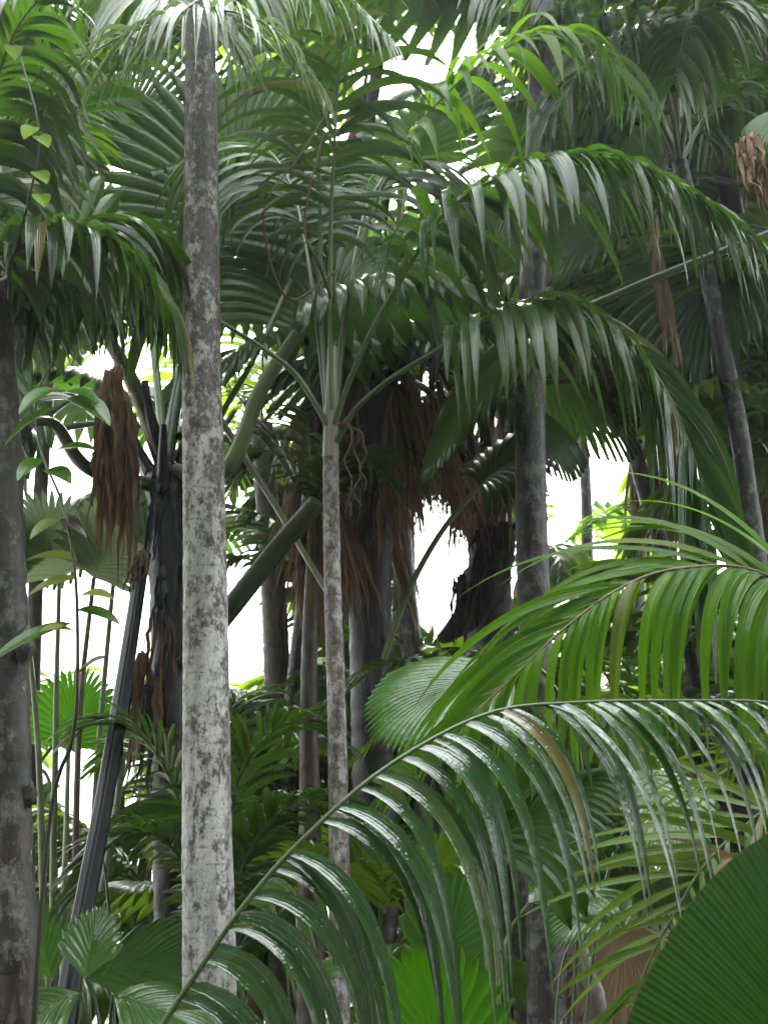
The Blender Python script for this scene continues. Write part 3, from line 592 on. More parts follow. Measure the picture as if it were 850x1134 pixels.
fan_leaf(drk, [db, P(440, 1134, 3.3), P(420, 1080, 3.4)], axis=P(390, 1060, 3.5) - P(420, 1080, 3.4), normal=(0, -.4, 1), mat='fan', L=.3, amax=55, costa=.5, n=16, K=10, droop=.7, pr=(.008, .006))

# ================================================================== the slim palm in the middle
tp = trunk_path([(375, 1134, 4.55), (376, 1000, 4.56), (373, 800, 4.58), (368, 640, 4.6), (366, 500, 4.6)])
slim = thing('slim_palm', 'thin ringed trunk with pale sheath and splayed stalks carrying long dark fronds', 'palm', tp[0])
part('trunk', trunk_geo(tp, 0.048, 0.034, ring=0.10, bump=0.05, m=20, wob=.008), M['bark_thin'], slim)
tq = tp[-1]
g = Geo(); g.tube(spline([tq - Z * .03, P(367, 440, 4.6), P(368, 385, 4.6)], 18), np.linspace(.038, .022, 18), 14); part('crown_shaft', g, M['sheath'], slim)
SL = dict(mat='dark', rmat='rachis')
c0 = P(367, 455, 4.58)
def slimfrond(*c, **kw):
    a = dict(SL); a.update(n=30, L=.58, W=.05, a0=62, a1=28, vee=18, droop=1.25, t0=.36, K=11, hi=False, r0=.014, r1=.0025, drop_out=.07, jit=1.4, up=(0, -.35, 1)); a.update(kw)
    return frond(slim, list(c), **a)
slimfrond(P(370, 470, 4.58), P(384, 430, 4.54), P(412, 365, 4.45), P(450, 300, 4.35), P(490, 238, 4.2), P(545, 200, 4.1), P(610, 176, 4.0), P(690, 178, 3.9), P(770, 215, 3.8), P(836, 264, 3.75), n=58, L=.66, W=.050, t0=.28, droop=2.8, pw=.12, lenp=[.9, .95, 1, .8, .4])
slimfrond(P(372, 490, 4.58), P(392, 455, 4.52), P(432, 420, 4.42), P(484, 388, 4.3), P(540, 352, 4.18), P(610, 335, 4.08), P(680, 360, 4.0), P(735, 430, 3.92), P(772, 520, 3.88), P(790, 600, 3.85), n=64, L=.70, W=.048, t0=.28, droop=2.9, pw=.12, lenp=[.8, 1, 1, 1, .8])
slimfrond(P(362, 470, 4.58), P(345, 440, 4.56), P(325, 412, 4.55), P(290, 385, 4.5), P(250, 360, 4.45), P(190, 322, 4.4), P(130, 290, 4.3), P(60, 285, 4.2), P(-20, 330, 4.1), n=44, L=.8, W=.066, t0=.46, droop=3.0, pw=.12)
slimfrond(c0, P(366, 360, 4.58), P(366, 260, 4.55), P(370, 160, 4.45), P(376, 70, 4.3), P(390, 0, 4.1), P(410, -70, 3.8), n=24, L=.62, W=.036, t0=.42, droop=2.0, jit=2, vee=5, up=(0, 1, .3))
slimfrond(P(364, 460, 4.6), P(356, 350, 4.62), P(354, 240, 4.6), P(352, 140, 4.5), P(340, 60, 4.35), P(310, 0, 4.2), P(270, -40, 4.1), n=22, L=.6, W=.034, t0=.40, droop=2.0, jit=2, vee=8, up=(0, 1, .3))
slimfrond(c0, P(380, 350, 4.65), P(410, 240, 4.7), P(455, 150, 4.65), P(520, 80, 4.55), P(590, 40, 4.45), P(650, 42, 4.35), P(700, 100, 4.25), n=34, L=.66, W=.048, t0=.45, droop=2.4, pw=.15, mat='green')
slimfrond(P(370, 465, 4.62), P(384, 340, 4.7), P(404, 235, 4.9), P(440, 185, 5.1), P(490, 195, 5.3), P(532, 262, 5.5), n=40, L=.75, W=.042, t0=.42, droop=3.0, pw=.12)
slimfrond(P(362, 460, 4.62), P(346, 320, 4.75), P(322, 205, 4.95), P(285, 160, 5.2), P(245, 180, 5.4), P(215, 250, 5.6), n=40, L=.75, W=.042, t0=.42, droop=3.0, pw=.12)
# withered flower stalk threads hanging under the sheath
for k, (x, y0, y1) in enumerate([(386, 470, 570), (396, 480, 560), (402, 478, 545)]):
    g = Geo(); ph = k * 2.0
    g.tube(spline([P(374, 470, 4.55)] + [P(x + 5 * math.sin(j * 2.3 + ph), y0 + (y1 - y0) * j / 5, 4.5) for j in range(6)], 40), np.linspace(.006, .003, 40), 6); part('flower_stalk', g, M['fibre'], slim)

for pts in ([(372, 300, 4.5), (318, 330, 4.3), (292, 235, 4.2), (330, 175, 4.2), (378, 100, 4.25)], [(366, 330, 4.5), (352, 290, 4.25), (337, 255, 4.2), (345, 200, 4.2), (360, 140, 4.3)]):
    g = Geo(); g.tube(spline(PP(*pts), 50), np.linspace(.006, .003, 50), 6); part('dry_tendril', g, M['fibre'], slim)

# ================================================================== mottled trunk at the left edge with a climber
tp = trunk_path([(12, 1134, 3.2), (10, 950, 3.22), (8, 780, 3.25), (4, 600, 3.28), (-4, 420, 3.3), (-14, 320, 3.32)])
lft = thing('mottled_palm', 'mottled grey brown trunk cut by the left picture edge, behind the climbing leaves', 'palm', tp[0])
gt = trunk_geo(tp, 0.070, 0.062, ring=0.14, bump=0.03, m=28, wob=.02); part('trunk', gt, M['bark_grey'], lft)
for (px, py, r) in [(34, 715, .030), (36, 470, .02), (40, 880, .018)]:
    g = Geo(); c = P(px - 6, py, 3.2); g.tube(spline([c - Z * r * 2, c, c + Z * r * 2], 14), r * np.sin(np.linspace(0.15, np.pi - .15, 14)), 12, wob=.12); part('knot', g, M['bark_grey'], lft)
e = tp[-1]
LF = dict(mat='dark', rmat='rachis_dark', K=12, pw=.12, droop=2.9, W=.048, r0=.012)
frond(lft, [e, P(10, 285, 3.3), P(55, 262, 3.28), P(110, 264, 3.25), P(155, 292, 3.22), P(185, 345, 3.2)], n=42, L=.5, t0=.1, **LF)
frond(lft, [e, P(20, 300, 3.5), P(70, 262, 3.7), P(130, 250, 3.9), P(190, 285, 4.1)], n=36, L=.5, t0=.15, **LF)
frond(lft, [e, P(-40, 280, 3.2), P(-90, 270, 3.1), P(-150, 310, 3.0)], n=32, L=.5, t0=.15, **LF)
frond(lft, [e, P(-5, 230, 3.5), P(10, 150, 3.7), P(40, 90, 3.8), P(80, 70, 3.9)], n=32, L=.45, t0=.3, **{**LF, 'mat': 'dark'})
frond(lft, [e, P(-20, 220, 3.3), P(-10, 120, 3.2), P(15, 40, 3.1), P(50, -10, 3.0)], n=32, L=.42, t0=.3, **{**LF, 'mat': 'dark', 'W': .034})
frond(lft, [e, e + np.array([-.2, .4, .4]), e + np.array([-.5, 1.0, .5]), e + np.array([-.8, 1.5, .1])], n=30, L=.5, t0=.2, **LF)

def ovate(base, axis, normal, L, wd, droop=.5):
    g = Geo(); T = nrm(np.asarray(axis, float)); U = np.asarray(normal, float); U = nrm(U - T * (U @ T))
    p, d, n_ = ribs(np.asarray(base, float)[None], T[None], U[None], np.array([L]), 12, np.array([droop]))
    s = np.linspace(0, 1, 13); pr = np.sin(np.pi * s ** .75) ** .8 * (1 - .25 * s); pr[-1] = 0
    strips(g, p, d, n_, np.array([wd]), pr, .16, True); return g
vb = tp[0] + np.array([.1, -.05, 0])
vine = thing('climbing_plant', 'leafy climber with green and yellowing oval leaves beside the mottled left trunk', 'climber', vb)
g = Geo(); vs = spline([vb, P(50, 960, 3.12), P(80, 820, 3.05), P(86, 760, 3.0), P(84, 640, 2.98), P(70, 560, 3.0), P(46, 500, 3.05), P(40, 440, 3.05), P(60, 400, 3.0)], 60); g.tube(vs, np.linspace(.010, .003, 60), 7); part('stem', g, M['rachis_dark'], vine)
for px, py, ex, ey, ln, wd, mt in [(78, 440, 128, 462, .15, .075, 'broad'), (60, 452, 14, 478, .15, .06, 'broad'), (60, 500, 108, 488, .12, .055, 'broad'), (62, 430, 20, 450, .13, .06, 'broad'), (70, 435, 108, 436, .11, .06, 'broad'),
                               (52, 520, 90, 530, .11, .055, 'broad'), (46, 508, 12, 530, .10, .05, 'broad'), (80, 470, 108, 440, .09, .05, 'broad'), (86, 620, 44, 612, .12, .05, 'yellow_leaf'), (86, 640, 42, 648, .12, .045, 'yellow_leaf'), (88, 660, 130, 652, .12, .04, 'yellow_leaf'),
                               (86, 675, 130, 680, .13, .04, 'broad'), (80, 690, 10, 712, .22, .055, 'broad'), (84, 700, 44, 690, .1, .045, 'yellow_leaf'), (64, 575, 34, 590, .09, .04, 'yellow_leaf'), (66, 575, 104, 590, .10, .035, 'brown_leaf'), (88, 745, 118, 720, .09, .04, 'brown_leaf')]:
    a = P(px, py, 3.0); b = P(ex, ey, 2.9 + .1 * random.random())
    part('leaf', ovate(a, b - a, (.1 * random.uniform(-1, 1), -.6, .9), ln * 1.2, wd * 1.35, .5), M[mt], vine, {'yellow_leaf': 'yellowing leaf', 'brown_leaf': 'withered brown leaf'}.get(mt))
vb2 = foot(30, 1134, 3.36)
vine2 = thing('climbing_plant', 'climber with pale lime leaves high in the upper left corner', 'climber', vb2)
g = Geo(); g.tube(spline([vb2, P(22, 900, 3.34), P(18, 600, 3.36), P(10, 330, 3.4), P(30, 230, 3.05), P(44, 150, 2.95), P(22, 60, 2.95)], 60), np.linspace(.010, .003, 60), 7); part('stem', g, M['rachis_dark'], vine2)
for px, py, ex, ey in [(14, 50, 20, 74), (42, 150, 62, 166), (40, 190, 60, 206), (38, 140, 24, 154), (44, 215, 52, 230)]:
    a = P(px, py, 2.95); b = P(ex, ey, 2.88)
    part('leaf', ovate(a, b - a, (.2, -1, .6), .10, .06, .3), M['lime'], vine2)

# ================================================================== the big fan palm left of centre, mostly behind the pale trunk
tp = trunk_path([(190, 1134, 5.6), (190, 900, 5.6), (188, 720, 5.6), (186, 600, 5.6), (184, 520, 5.6)])
cof = thing('fan_palm', 'massive fan palm with a blackish wet trunk half hidden behind the pale lichen trunk', 'palm', tp[0])
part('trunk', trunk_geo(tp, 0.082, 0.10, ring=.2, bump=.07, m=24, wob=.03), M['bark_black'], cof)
cc = tp[-1]
for k in range(9):   # old leaf bases
    az = k * 2.399; r = .08
    b = cc + np.array([math.cos(az) * r, math.sin(az) * r, -.22 + .05 * k]); e = b + np.array([math.cos(az) * .13, math.sin(az) * .13, .30])
    g = Geo(); g.tube(spline([b, (b + e) / 2 + np.array([math.cos(az), math.sin(az), 0]) * .02, e], 12), np.linspace(.075, .035, 12), 10, ell=.5); part('leaf_base', g, M['black'], cof)
def cofan(pet, **kw):
    a = dict(mat='deep', pr=(.055, .030), L=1.25, amax=100, pa=1.05, costa=.4, n=34, K=11, droop=.6, cup=12, pleat=.34, cut=.72, cutj=.05); a.update(kw)
    return fan_leaf(cof, pet, **a)
cofan([cc, P(150, 430, 5.4), P(118, 370, 5.2), P(105, 330, 5.1)], axis=P(60, 260, 4.9) - P(110, 340, 5.1), normal=(.2, -.7, .8), L=1.1, pr=(.06, .035))
cofan([cc + Z * .05, P(200, 420, 5.7), P(225, 340, 5.8), P(240, 270, 5.9)], axis=P(255, 200, 5.9) - P(240, 270, 5.9), normal=(0, -1, .2), L=1.25)
cofan([cc, P(250, 520, 5.3), P(290, 430, 5.2), P(345, 345, 5.1)], axis=P(420, 320, 5.1) - P(345, 345, 5.1), normal=(-.2, -.3, 1), L=1.2, pmat='petiole_pale', droop=1.5)
cofan([cc - Z * .1, P(255, 520, 5.7), P(285, 440, 5.8), P(330, 370, 5.9)], axis=P(360, 330, 6.0) - P(330, 370, 5.9), normal=(.1, -.8, .6), L=1.2, pmat='petiole_pale', pr=(.035, .02), droop=1.3)
cofan([cc - Z * .15, P(130, 480, 5.9), P(80, 440, 6.2), P(40, 440, 6.5)], axis=np.array([-.35, .05, -.35]), normal=(-.4, -.8, .4), L=1.2, droop=1.0)
cofan([cc, P(170, 380, 5.9), P(160, 260, 6.1), P(145, 180, 6.3)], axis=np.array([-.05, 0, .5]), normal=(0, -1, .2), L=1.1, pmat='petiole_pale', pr=(.035, .02), cut=.32, cutj=.08, droop=.3)
cofan([cc - Z * .1, P(100, 520, 5.2), P(60, 470, 5.0), P(20, 470, 4.8)], axis=np.array([-.3, -.1, -.12]), normal=(-.2, -.6, .8), L=1.0, droop=1.2)
cofan([cc, P(190, 440, 6.2), P(220, 380, 6.8), P(250, 330, 7.2)], axis=np.array([.3, .5, .4]), normal=(0, -.6, .8), L=1.3)
for k in range(26):
    az = random.uniform(3.6, 6.0) if k % 2 else random.uniform(0, 6.28); b = cc + np.array([math.cos(az) * .1, math.sin(az) * .1, random.uniform(-1.3, .05)])
    g = tatter(b, az, random.uniform(.3, .9), 7, .06, .03, (0, 0, 0), .4)
    if clear_of_gaps(np.vstack(g.v)): part('dead_frond', g, M[random.choice(['black', 'dead', 'black', 'fibre'])], cof)
# thick cut stalk to the right of the pale trunk
g = Geo(); g.tube(spline([P(205, 735, 5.55), P(262, 665, 5.4), P(305, 610, 5.25), P(352, 556, 5.1)], 24), np.linspace(.060, .052, 24), 12, ell=.6); part('cut_stalk', g, M['petiole'], cof, 'thick dark green stalk cut off at its end')
g = Geo(); g.tube(spline([P(215, 420, 5.75), P(262, 492, 5.7), P(305, 560, 5.62), P(378, 682, 5.5)], 24), np.linspace(.030, .022, 24), 10, ell=.6); part('cut_stalk', g, M['petiole_pale'], cof, 'pale wet stalk hanging down to the right')
g = Geo(); g.tube(spline([P(205, 560, 5.7), P(240, 470, 5.75), P(285, 390, 5.8), P(322, 310, 5.9)], 24), np.linspace(.034, .020, 24), 10, ell=.6); part('cut_stalk', g, M['petiole_pale'], cof)
for k in range(22):
    part('dead_frond', tatter(P(124 + RNG.uniform(-13, 16), 425 + RNG.uniform(0, 1) ** 2 * 100 - 20 * (k % 4 == 0), 5.0 + RNG.uniform(-.04, .08)), RNG.uniform(4, 5.4), RNG.uniform(.4, .85), 12, .008, .034, (.10, 0, 0), .12), M['dead_curtain'], cof, 'withered brown leaf hanging like a folded curtain' if k == 0 else None)

st = P(156, 636, 5.35)
pole = thing('dead_stalk', 'long blackened grooved leaf stalk slanting down beside the fan palm trunk', 'dead stalk', foot(66, 1134, 4.4))
def grooved(path, r0, r1, m=26, ridges=5, depth=.16):
    path = spline(path, 60); g = Geo(); g.tube(path, np.linspace(r0, r1, 60), m, cap=True)
    v = g.v[0].reshape(60, m, 3); th = np.linspace(0, 2 * np.pi, m, endpoint=False)
    k = 1 - depth * (0.5 + 0.5 * np.cos(th * ridges))[None, :, None]
    g.v[0] = (path[:, None] + (v - path[:, None]) * k).reshape(-1, 3); return g
pb_ = P(70, 1134, 4.35); pb2 = pb_ + (pb_ - st) * 1.2
part('stalk', grooved([pb2, pb_, (pb_ * .52 + st * .48) + np.array([.012, 0, 0]), st, st + (st - pb_) * .06], .054, .036), M['black'], pole)
part('torn_end', tatter(st + Z * .12, 4.6, .3, 14, .03, .02), M['fibre'], pole)

# ================================================================== dark ringed trunk right of centre
tp = trunk_path([(606, 1134, 5.2), (603, 1000, 5.25), (598, 850, 5.3), (590, 650, 5.4), (587, 500, 5.45), (588, 380, 5.5), (592, 250, 5.5), (598, 100, 5.55), (602, -60, 5.6)])
drk_t = thing('ringed_palm', 'dark wet trunk with grey lichen rising right of the bright opening, behind the hanging fronds', 'palm', tp[0])
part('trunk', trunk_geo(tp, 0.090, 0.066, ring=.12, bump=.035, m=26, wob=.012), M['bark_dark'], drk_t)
for k in range(8):
    az = k * 2.4 + .5; e = tp[-1] + Z * .1; dx = np.array([math.cos(az), math.sin(az), 0])
    frond(drk_t, [e, e + dx * .6 + Z * .5, e + dx * 1.3 + Z * .6, e + dx * 2.1 - Z * .1], mat='dark', n=34, L=.6, W=.05, droop=1.3, K=8)

# ================================================================== slender leaning trunk upper right
tp = trunk_path([(850, 720, 6.2), (836, 610, 6.2), (818, 480, 6.2), (800, 390, 6.2), (784, 310, 6.2), (766, 240, 6.2), (752, 180, 6.2)], base_dx=.15)
lean = thing('leaning_palm', 'slender grey wet trunk leaning at the upper right with a crown of shadowed fronds', 'palm', tp[0])
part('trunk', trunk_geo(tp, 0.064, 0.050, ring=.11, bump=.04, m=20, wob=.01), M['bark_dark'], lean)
e = tp[-1]
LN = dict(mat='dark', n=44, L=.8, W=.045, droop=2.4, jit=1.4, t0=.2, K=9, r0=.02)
for c in ([P(700, 80, 6.0), P(640, 30, 5.7), P(560, 40, 5.4)], [P(770, 70, 5.9), P(810, 10, 5.6), P(870, 40, 5.3), P(930, 140, 5.0)], [P(720, 110, 6.4), P(660, 100, 6.6), P(600, 160, 6.8)], [P(740, 60, 5.8), P(700, -30, 5.4), P(620, -60, 5.0), P(540, -30, 4.6)],
          [P(790, 120, 6.4), P(850, 110, 6.6), P(920, 190, 6.8)], [P(756, 60, 6.6), P(770, -20, 7.0), P(790, -40, 7.6)], [P(735, 90, 5.7), P(690, 40, 5.2), P(650, 70, 4.9), P(610, 130, 4.7)], [P(765, 80, 5.7), P(770, 20, 5.2), P(760, 30, 4.8), P(745, 90, 4.4)]):
    frond(lean, [e, *c], **LN)
frond(lean, [e - Z * .1, P(740, 200, 6.0), P(728, 260, 5.95), P(735, 340, 5.9), P(745, 390, 5.9)], mat='dead_tan', name='dead_frond', label='dry tan frond hanging below the crown', n=22, L=.4, W=.03, a0=20, a1=10, droop=2, t0=.3, K=7, drop_out=.3, jit=2)

# ================================================================== fan palm beyond the right edge
rb2 = np.array([2.75, 4.9, float(ground_z(2.75, 4.9))])
rfan = thing('fan_palm', 'fan palm beyond the right edge with a long mossy stalk and hanging pleated leaves', 'palm', rb2)
part('trunk', trunk_geo([rb2 - Z * .1, rb2 + Z * 1.2, rb2 + Z * 2.1], .15, .13, ring=.2, m=22, wob=.02), M['bark_black'], rfan)
rt = rb2 + Z * 2.05
def rfanl(pet, **kw):
    a = dict(mat='deep', pr=(.040, .022), L=1.05, amax=95, costa=.4, n=30, K=11, droop=.8, cup=10, pleat=.34, cut=.75); a.update(kw); return fan_leaf(rfan, pet, **a)
rfanl([rt, P(960, 225, 4.75), P(850, 260, 4.7), P(745, 300, 4.75), P(660, 336, 4.85), P(600, 362, 4.95)], axis=P(520, 420, 5.1) - P(600, 362, 4.95), normal=(-.1, -.55, .9), L=.95, droop=1.5, pr=(.036, .024), pmat='petiole')
rfanl([rt, P(960, 160, 4.2), P(900, 110, 4.0), P(880, 120, 3.9)], axis=P(815, 160, 3.6) - P(880, 120, 3.9), normal=(-.1, -.5, .9), L=.36, amax=60, droop=1.0, pr=(.03, .02), mat='fan')
rfanl([rt, P(960, 30, 4.9), P(900, -40, 4.7), P(860, -60, 4.5)], axis=np.array([-.5, -.2, 0]), normal=(0, -.4, 1), L=1.1, droop=1.3)
rfanl([rt, P(900, 250, 6.0), P(800, 200, 6.6), P(740, 190, 7.0)], axis=np.array([-.5, .3, -.1]), normal=(-.2, -.9, .5), L=1.3, droop=.8)
rfanl([rt, P(890, 300, 5.6), P(860, 260, 6.2), P(830, 250, 6.4)], axis=np.array([-.4, .1, -.5]), normal=(-.4, -.9, .3), L=1.2, droop=.8)
rfanl([rt, rt + np.array([.4, .2, .6]), rt + np.array([.9, .4, 1.0])], L=1.2)
for x, y, ln in [(828, 150, .30), (822, 158, .26), (836, 165, .34), (842, 180, .28)]:
    part('dead_frond', tatter(P(x, y, 3.65), 4.5, ln, 9, .008, .018, (0, 0, 0), .15), M['dead_tan'] if x < 830 else M['dead'], rfan, 'dry tan strip of a dead leaf')



# ================================================================== dark palms around the bright opening
def dead_skirt(o, c, n, rmin, rmax, zmin, zmax, lmin, lmax, mats=('dead', 'dead', 'dead', 'dead_tan')):
    for k in range(n):
        az = random.uniform(0, 6.283); r = random.uniform(rmin, rmax)
        b = c + np.array([math.cos(az) * r, math.sin(az) * r, random.uniform(zmin, zmax)])
        g = tatter(b, az, random.uniform(lmin, lmax), random.randint(7, 14), W=random.uniform(.02, .04))
        if not clear_of_gaps(np.vstack(g.v)): continue
        part('dead_frond', g, M[random.choice(mats)], o)
tp = trunk_path([(418, 1134, 7.0), (416, 980, 7.0), (412, 800, 7.0), (410, 640, 7.0), (414, 500, 7.0), (420, 430, 7.0)])
sk = thing('fan_palm', 'dark trunk draped with brown hanging dead leaves left of the bright opening', 'palm', tp[0])
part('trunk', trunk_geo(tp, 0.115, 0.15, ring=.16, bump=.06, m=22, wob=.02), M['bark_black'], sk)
dead_skirt(sk, tp[-1], 48, .12, .42, -.35, .15, .7, 1.5); dead_skirt(sk, tp[-1] - Z * .9, 26, .10, .24, -.3, .3, .6, 1.1)
for c, kw in (([P(460, 380, 6.7), P(510, 330, 6.4), P(560, 330, 6.2)], dict(droop=1.4)), ([P(470, 400, 7.2), P(520, 390, 7.4), P(560, 400, 7.5)], dict(droop=1.5)), ([P(400, 360, 6.8), P(370, 300, 6.6), P(330, 270, 6.5)], dict(droop=1.2)), ([P(430, 340, 7.2), P(440, 250, 7.4), P(450, 200, 7.5)], dict(droop=.7)),
              ([P(390, 380, 7.2), P(340, 330, 7.5), P(300, 320, 7.7)], dict(droop=1.3)), ([P(450, 400, 6.5), P(500, 410, 6.1), P(540, 430, 5.9)], dict(droop=1.2, L=.8)), ([P(385, 400, 6.7), P(350, 380, 6.4), P(315, 380, 6.2)], dict(droop=1.4, L=1.0))):
    a = dict(mat='deep', pr=(.05, .03), L=1.2, amax=95, costa=.4, n=30, K=10, cup=10, pleat=.34, cut=.68); a.update(kw); fan_leaf(sk, [tp[-1], *c], **a)
fan_leaf(sk, [P(424, 730, 6.9), P(452, 655, 6.8), P(488, 590, 6.7), P(530, 538, 6.6)], axis=P(570, 500, 6.5) - P(530, 538, 6.6), normal=(0, -.6, .8), mat='deep', pmat='petiole_pale', pr=(.032, .022), L=.7, amax=90, droop=1.5, cut=.7)
tp = trunk_path([(556, 1134, 8.0), (552, 900, 8.0), (546, 760, 8.0), (542, 660, 8.0), (540, 590, 8.0), (540, 520, 8.0)])
nutp = thing('fan_palm', 'stout dark trunk with a round green nut, silhouetted right of the bright opening', 'palm', tp[0])
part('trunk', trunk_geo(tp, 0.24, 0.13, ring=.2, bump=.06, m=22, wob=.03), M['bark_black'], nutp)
for k in range(14):
    az = k * 2.399; b = tp[-1] + np.array([math.cos(az) * .14, math.sin(az) * .14, -.55 + .045 * k]); e = b + np.array([math.cos(az) * .28, math.sin(az) * .28, .55])
    g = Geo(); g.tube(spline([b, (b + e) / 2 + np.array([math.cos(az), math.sin(az), 0]) * .04, e], 12), np.linspace(.10, .045, 12), 10, ell=.5, wob=.06); part('leaf_base', g, M['black'], nutp)
g = Geo(); g.tube(spline([P(556, 585, 7.75), P(540, 640, 7.7), P(515, 685, 7.62), P(488, 708, 7.55)], 20), np.r_[np.linspace(.10, .17, 10), np.linspace(.16, .04, 10)], 12, wob=.09); part('leaf_base', g, M['fibre_dark'], nutp)
for k in range(16):
    u_ = RNG.random(); part('dead_frond', tatter(P(552 - 40 * u_ + RNG.uniform(-16, 16), 560 + 110 * u_, 7.5), 4.6, RNG.uniform(.3, .6), 7, .03, .03, (-.1, 0, 0), .3), M['fibre_dark'], nutp)
def nut(px, py, Y, r):
    g = Geo(); c = P(px, py, Y); t = np.linspace(-.97, .97, 14)
    g.tube([c + np.array([0, 0, k * r * 1.15]) for k in t], r * np.sqrt(1 - t ** 2), 16); return g
part('nut', nut(556, 600, 7.75, .085), M['petiole'], nutp); part('nut', nut(538, 622, 7.8, .08), M['black'], nutp)
dead_skirt(nutp, tp[-1] + Z * .1, 30, .15, .4, -.2, .6, .7, 1.4)
for c, kw in (([P(510, 500, 7.6), P(480, 440, 7.3), P(450, 420, 7.1)], {}), ([P(560, 490, 7.7), P(590, 430, 7.4), P(630, 420, 7.2)], {}), ([P(540, 460, 8.0), P(545, 380, 8.1), P(545, 320, 8.2)], dict(droop=.6)), ([P(520, 480, 8.4), P(490, 420, 8.8), P(470, 400, 9)], {}), ([P(575, 500, 8.4), P(620, 440, 8.8), P(660, 430, 9)], {}),
              ([P(535, 470, 7.5), P(525, 400, 7.0), P(520, 380, 6.7)], {})):
    a = dict(mat='deep', pr=(.05, .03), L=1.3, amax=95, costa=.4, n=30, K=10, cup=10, droop=1.4, pleat=.34, cut=.68); a.update(kw); fan_leaf(nutp, [tp[-1], *c], **a)
for px, py, Y, n_ in ((446, 520, 7.2, 10), (462, 500, 7.6, 8), (505, 520, 7.8, 10), (530, 540, 7.6, 8), (480, 480, 7.4, 10)):
    for k in range(n_):
        g = tatter(P(px + RNG.uniform(-14, 14), py + RNG.uniform(-40, 30), Y + RNG.uniform(-.2, .2)), RNG.uniform(0, 6.28), RNG.uniform(.3, .8), RNG.integers(4, 9), .05, .022)
        if clear_of_gaps(np.vstack(g.v), .25): part('dead_frond', g, M[random.choice(['dead', 'dead', 'dead_tan'])], sk if px < 470 else nutp)
# ring of thinner trunks behind
def plain_trunk(name, label, pts, r0, r1, mat, cat='palm trunk', group=None):
    tp = trunk_path(pts); o = thing(name, label, cat, tp[0], group); part('trunk', trunk_geo(tp, r0, r1, ring=.12, bump=.05, m=18, wob=.02), M[mat], o); return o, tp
o, tp = plain_trunk('brown_palm', 'brown trunk with papery dead leaves standing between the pale and the slim trunk', [(344, 1134, 6.2), (343, 900, 6.2), (342, 760, 6.2), (345, 640, 6.2), (348, 560, 6.2)], .085, .030, 'bark_brown', 'palm')
dead_skirt(o, tp[-1], 24, .06, .16, -.15, .2, .5, 1.0, ('dead', 'dead', 'dead_tan'))
for c in ([P(360, 540, 6.0), P(390, 500, 5.8), P(420, 520, 5.7)], [P(330, 540, 6.2), P(300, 500, 6.2), P(270, 520, 6.2)], [P(345, 520, 6.5), P(340, 460, 6.9), P(330, 450, 7.2)]):
    frond(o, [tp[-1], *c], mat='dark', n=28, L=.45, W=.04, droop=1.4, K=7)
o, tp = plain_trunk('brown_palm', 'distant brown trunk in the white gap left of the slim trunk', [(312, 1134, 9.5), (308, 800, 9.5), (303, 660, 9.5), (296, 560, 9.5), (290, 470, 9.5)], .13, .10, 'bark_brown', 'palm')
for k in range(7):
    az = k * 2.4; dx = np.array([math.cos(az), math.sin(az), 0]); frond(o, [tp[-1], tp[-1] + dx * .7 + Z * .7, tp[-1] + dx * 1.6 + Z * .7, tp[-1] + dx * 2.4], mat='bgleaf', n=30, L=.7, W=.06, droop=1.2, K=6)
o, tp = plain_trunk('brown_palm', 'crooked brown stem leaning left of the dry fan leaf at lower right', [(662, 1134, 4.8), (648, 1080, 4.9), (636, 1030, 5.0), (628, 960, 5.1), (620, 880, 5.2)], .045, .035, 'bark_brown', 'palm')
for k in range(6):
    az = k * 2.4; dx = np.array([math.cos(az), math.sin(az), 0]); frond(o, [tp[-1], tp[-1] + dx * .3 + Z * .35, tp[-1] + dx * .7 + Z * .35, tp[-1] + dx * 1.1], mat='bgleaf', n=24, L=.34, W=.03, droop=1.2, K=6)
o, tp = plain_trunk('ringed_palm', 'pale grey trunk just left of the dark ringed trunk at the bottom', [(586, 1134, 6.6), (578, 1000, 6.6), (568, 920, 6.6), (560, 800, 6.7)], .085, .08, 'bark_dark', 'palm')
for k in range(6):
    az = k * 2.4 + 1; dx = np.array([math.cos(az), math.sin(az), 0]); frond(o, [tp[-1], tp[-1] + dx * .3 + Z * .3, tp[-1] + dx * .8 + Z * .3, tp[-1] + dx * 1.3 - Z * .2], mat='dark', n=26, L=.4, W=.04, droop=1.2, K=6)

# ================================================================== left undergrowth
ub = foot(85, 1134, 6.6)
und = thing('fan_palm', 'stemless fan palm with tall pale green stalks in the lower left, lit from behind', 'palm', ub)
for pts, L_, ax, nm, mt, pm in (
        ([(60, 1060, 6.6), (62, 800, 6.6), (66, 640, 6.6)], .55, (-.15, -.1, .5), (.2, -1, .2), 'fan_pale', 'petiole_pale'),
        ([(82, 1060, 6.5), (88, 800, 6.5), (104, 640, 6.5)], .55, (.25, -.1, .5), (-.1, -1, .2), 'fan_pale', 'petiole_red'),
        ([(95, 1060, 6.6), (110, 820, 6.6), (128, 620, 6.7)], .5, (.3, .1, .2), (-.2, -.8, .6), 'fan', 'petiole_pale'),
        ([(70, 1060, 6.7), (74, 900, 6.9), (76, 830, 7.0)], .5, (.05, 0, .5), (.1, -1, .2), 'fan_lit', 'petiole_pale'),
        ([(100, 1060, 6.5), (135, 850, 6.4), (150, 600, 6.3)], .5, (.3, .1, .35), (0, -.8, .5), 'fan', 'petiole_pale'),
        ([(52, 1060, 6.5), (42, 820, 6.5), (24, 640, 6.5)], .6, (-.3, 0, .3), (.2, -.9, .5), 'fan', 'petiole_pale')):
    fan_leaf(und, [ub, *[P(*q) for q in pts]], axis=np.array(ax), normal=nm, mat=mt, pmat=pm, pr=(.035, .018), L=L_, amax=80, costa=.4, n=28, K=10, droop=.5, cup=8, pleat=.34, cut=.8)
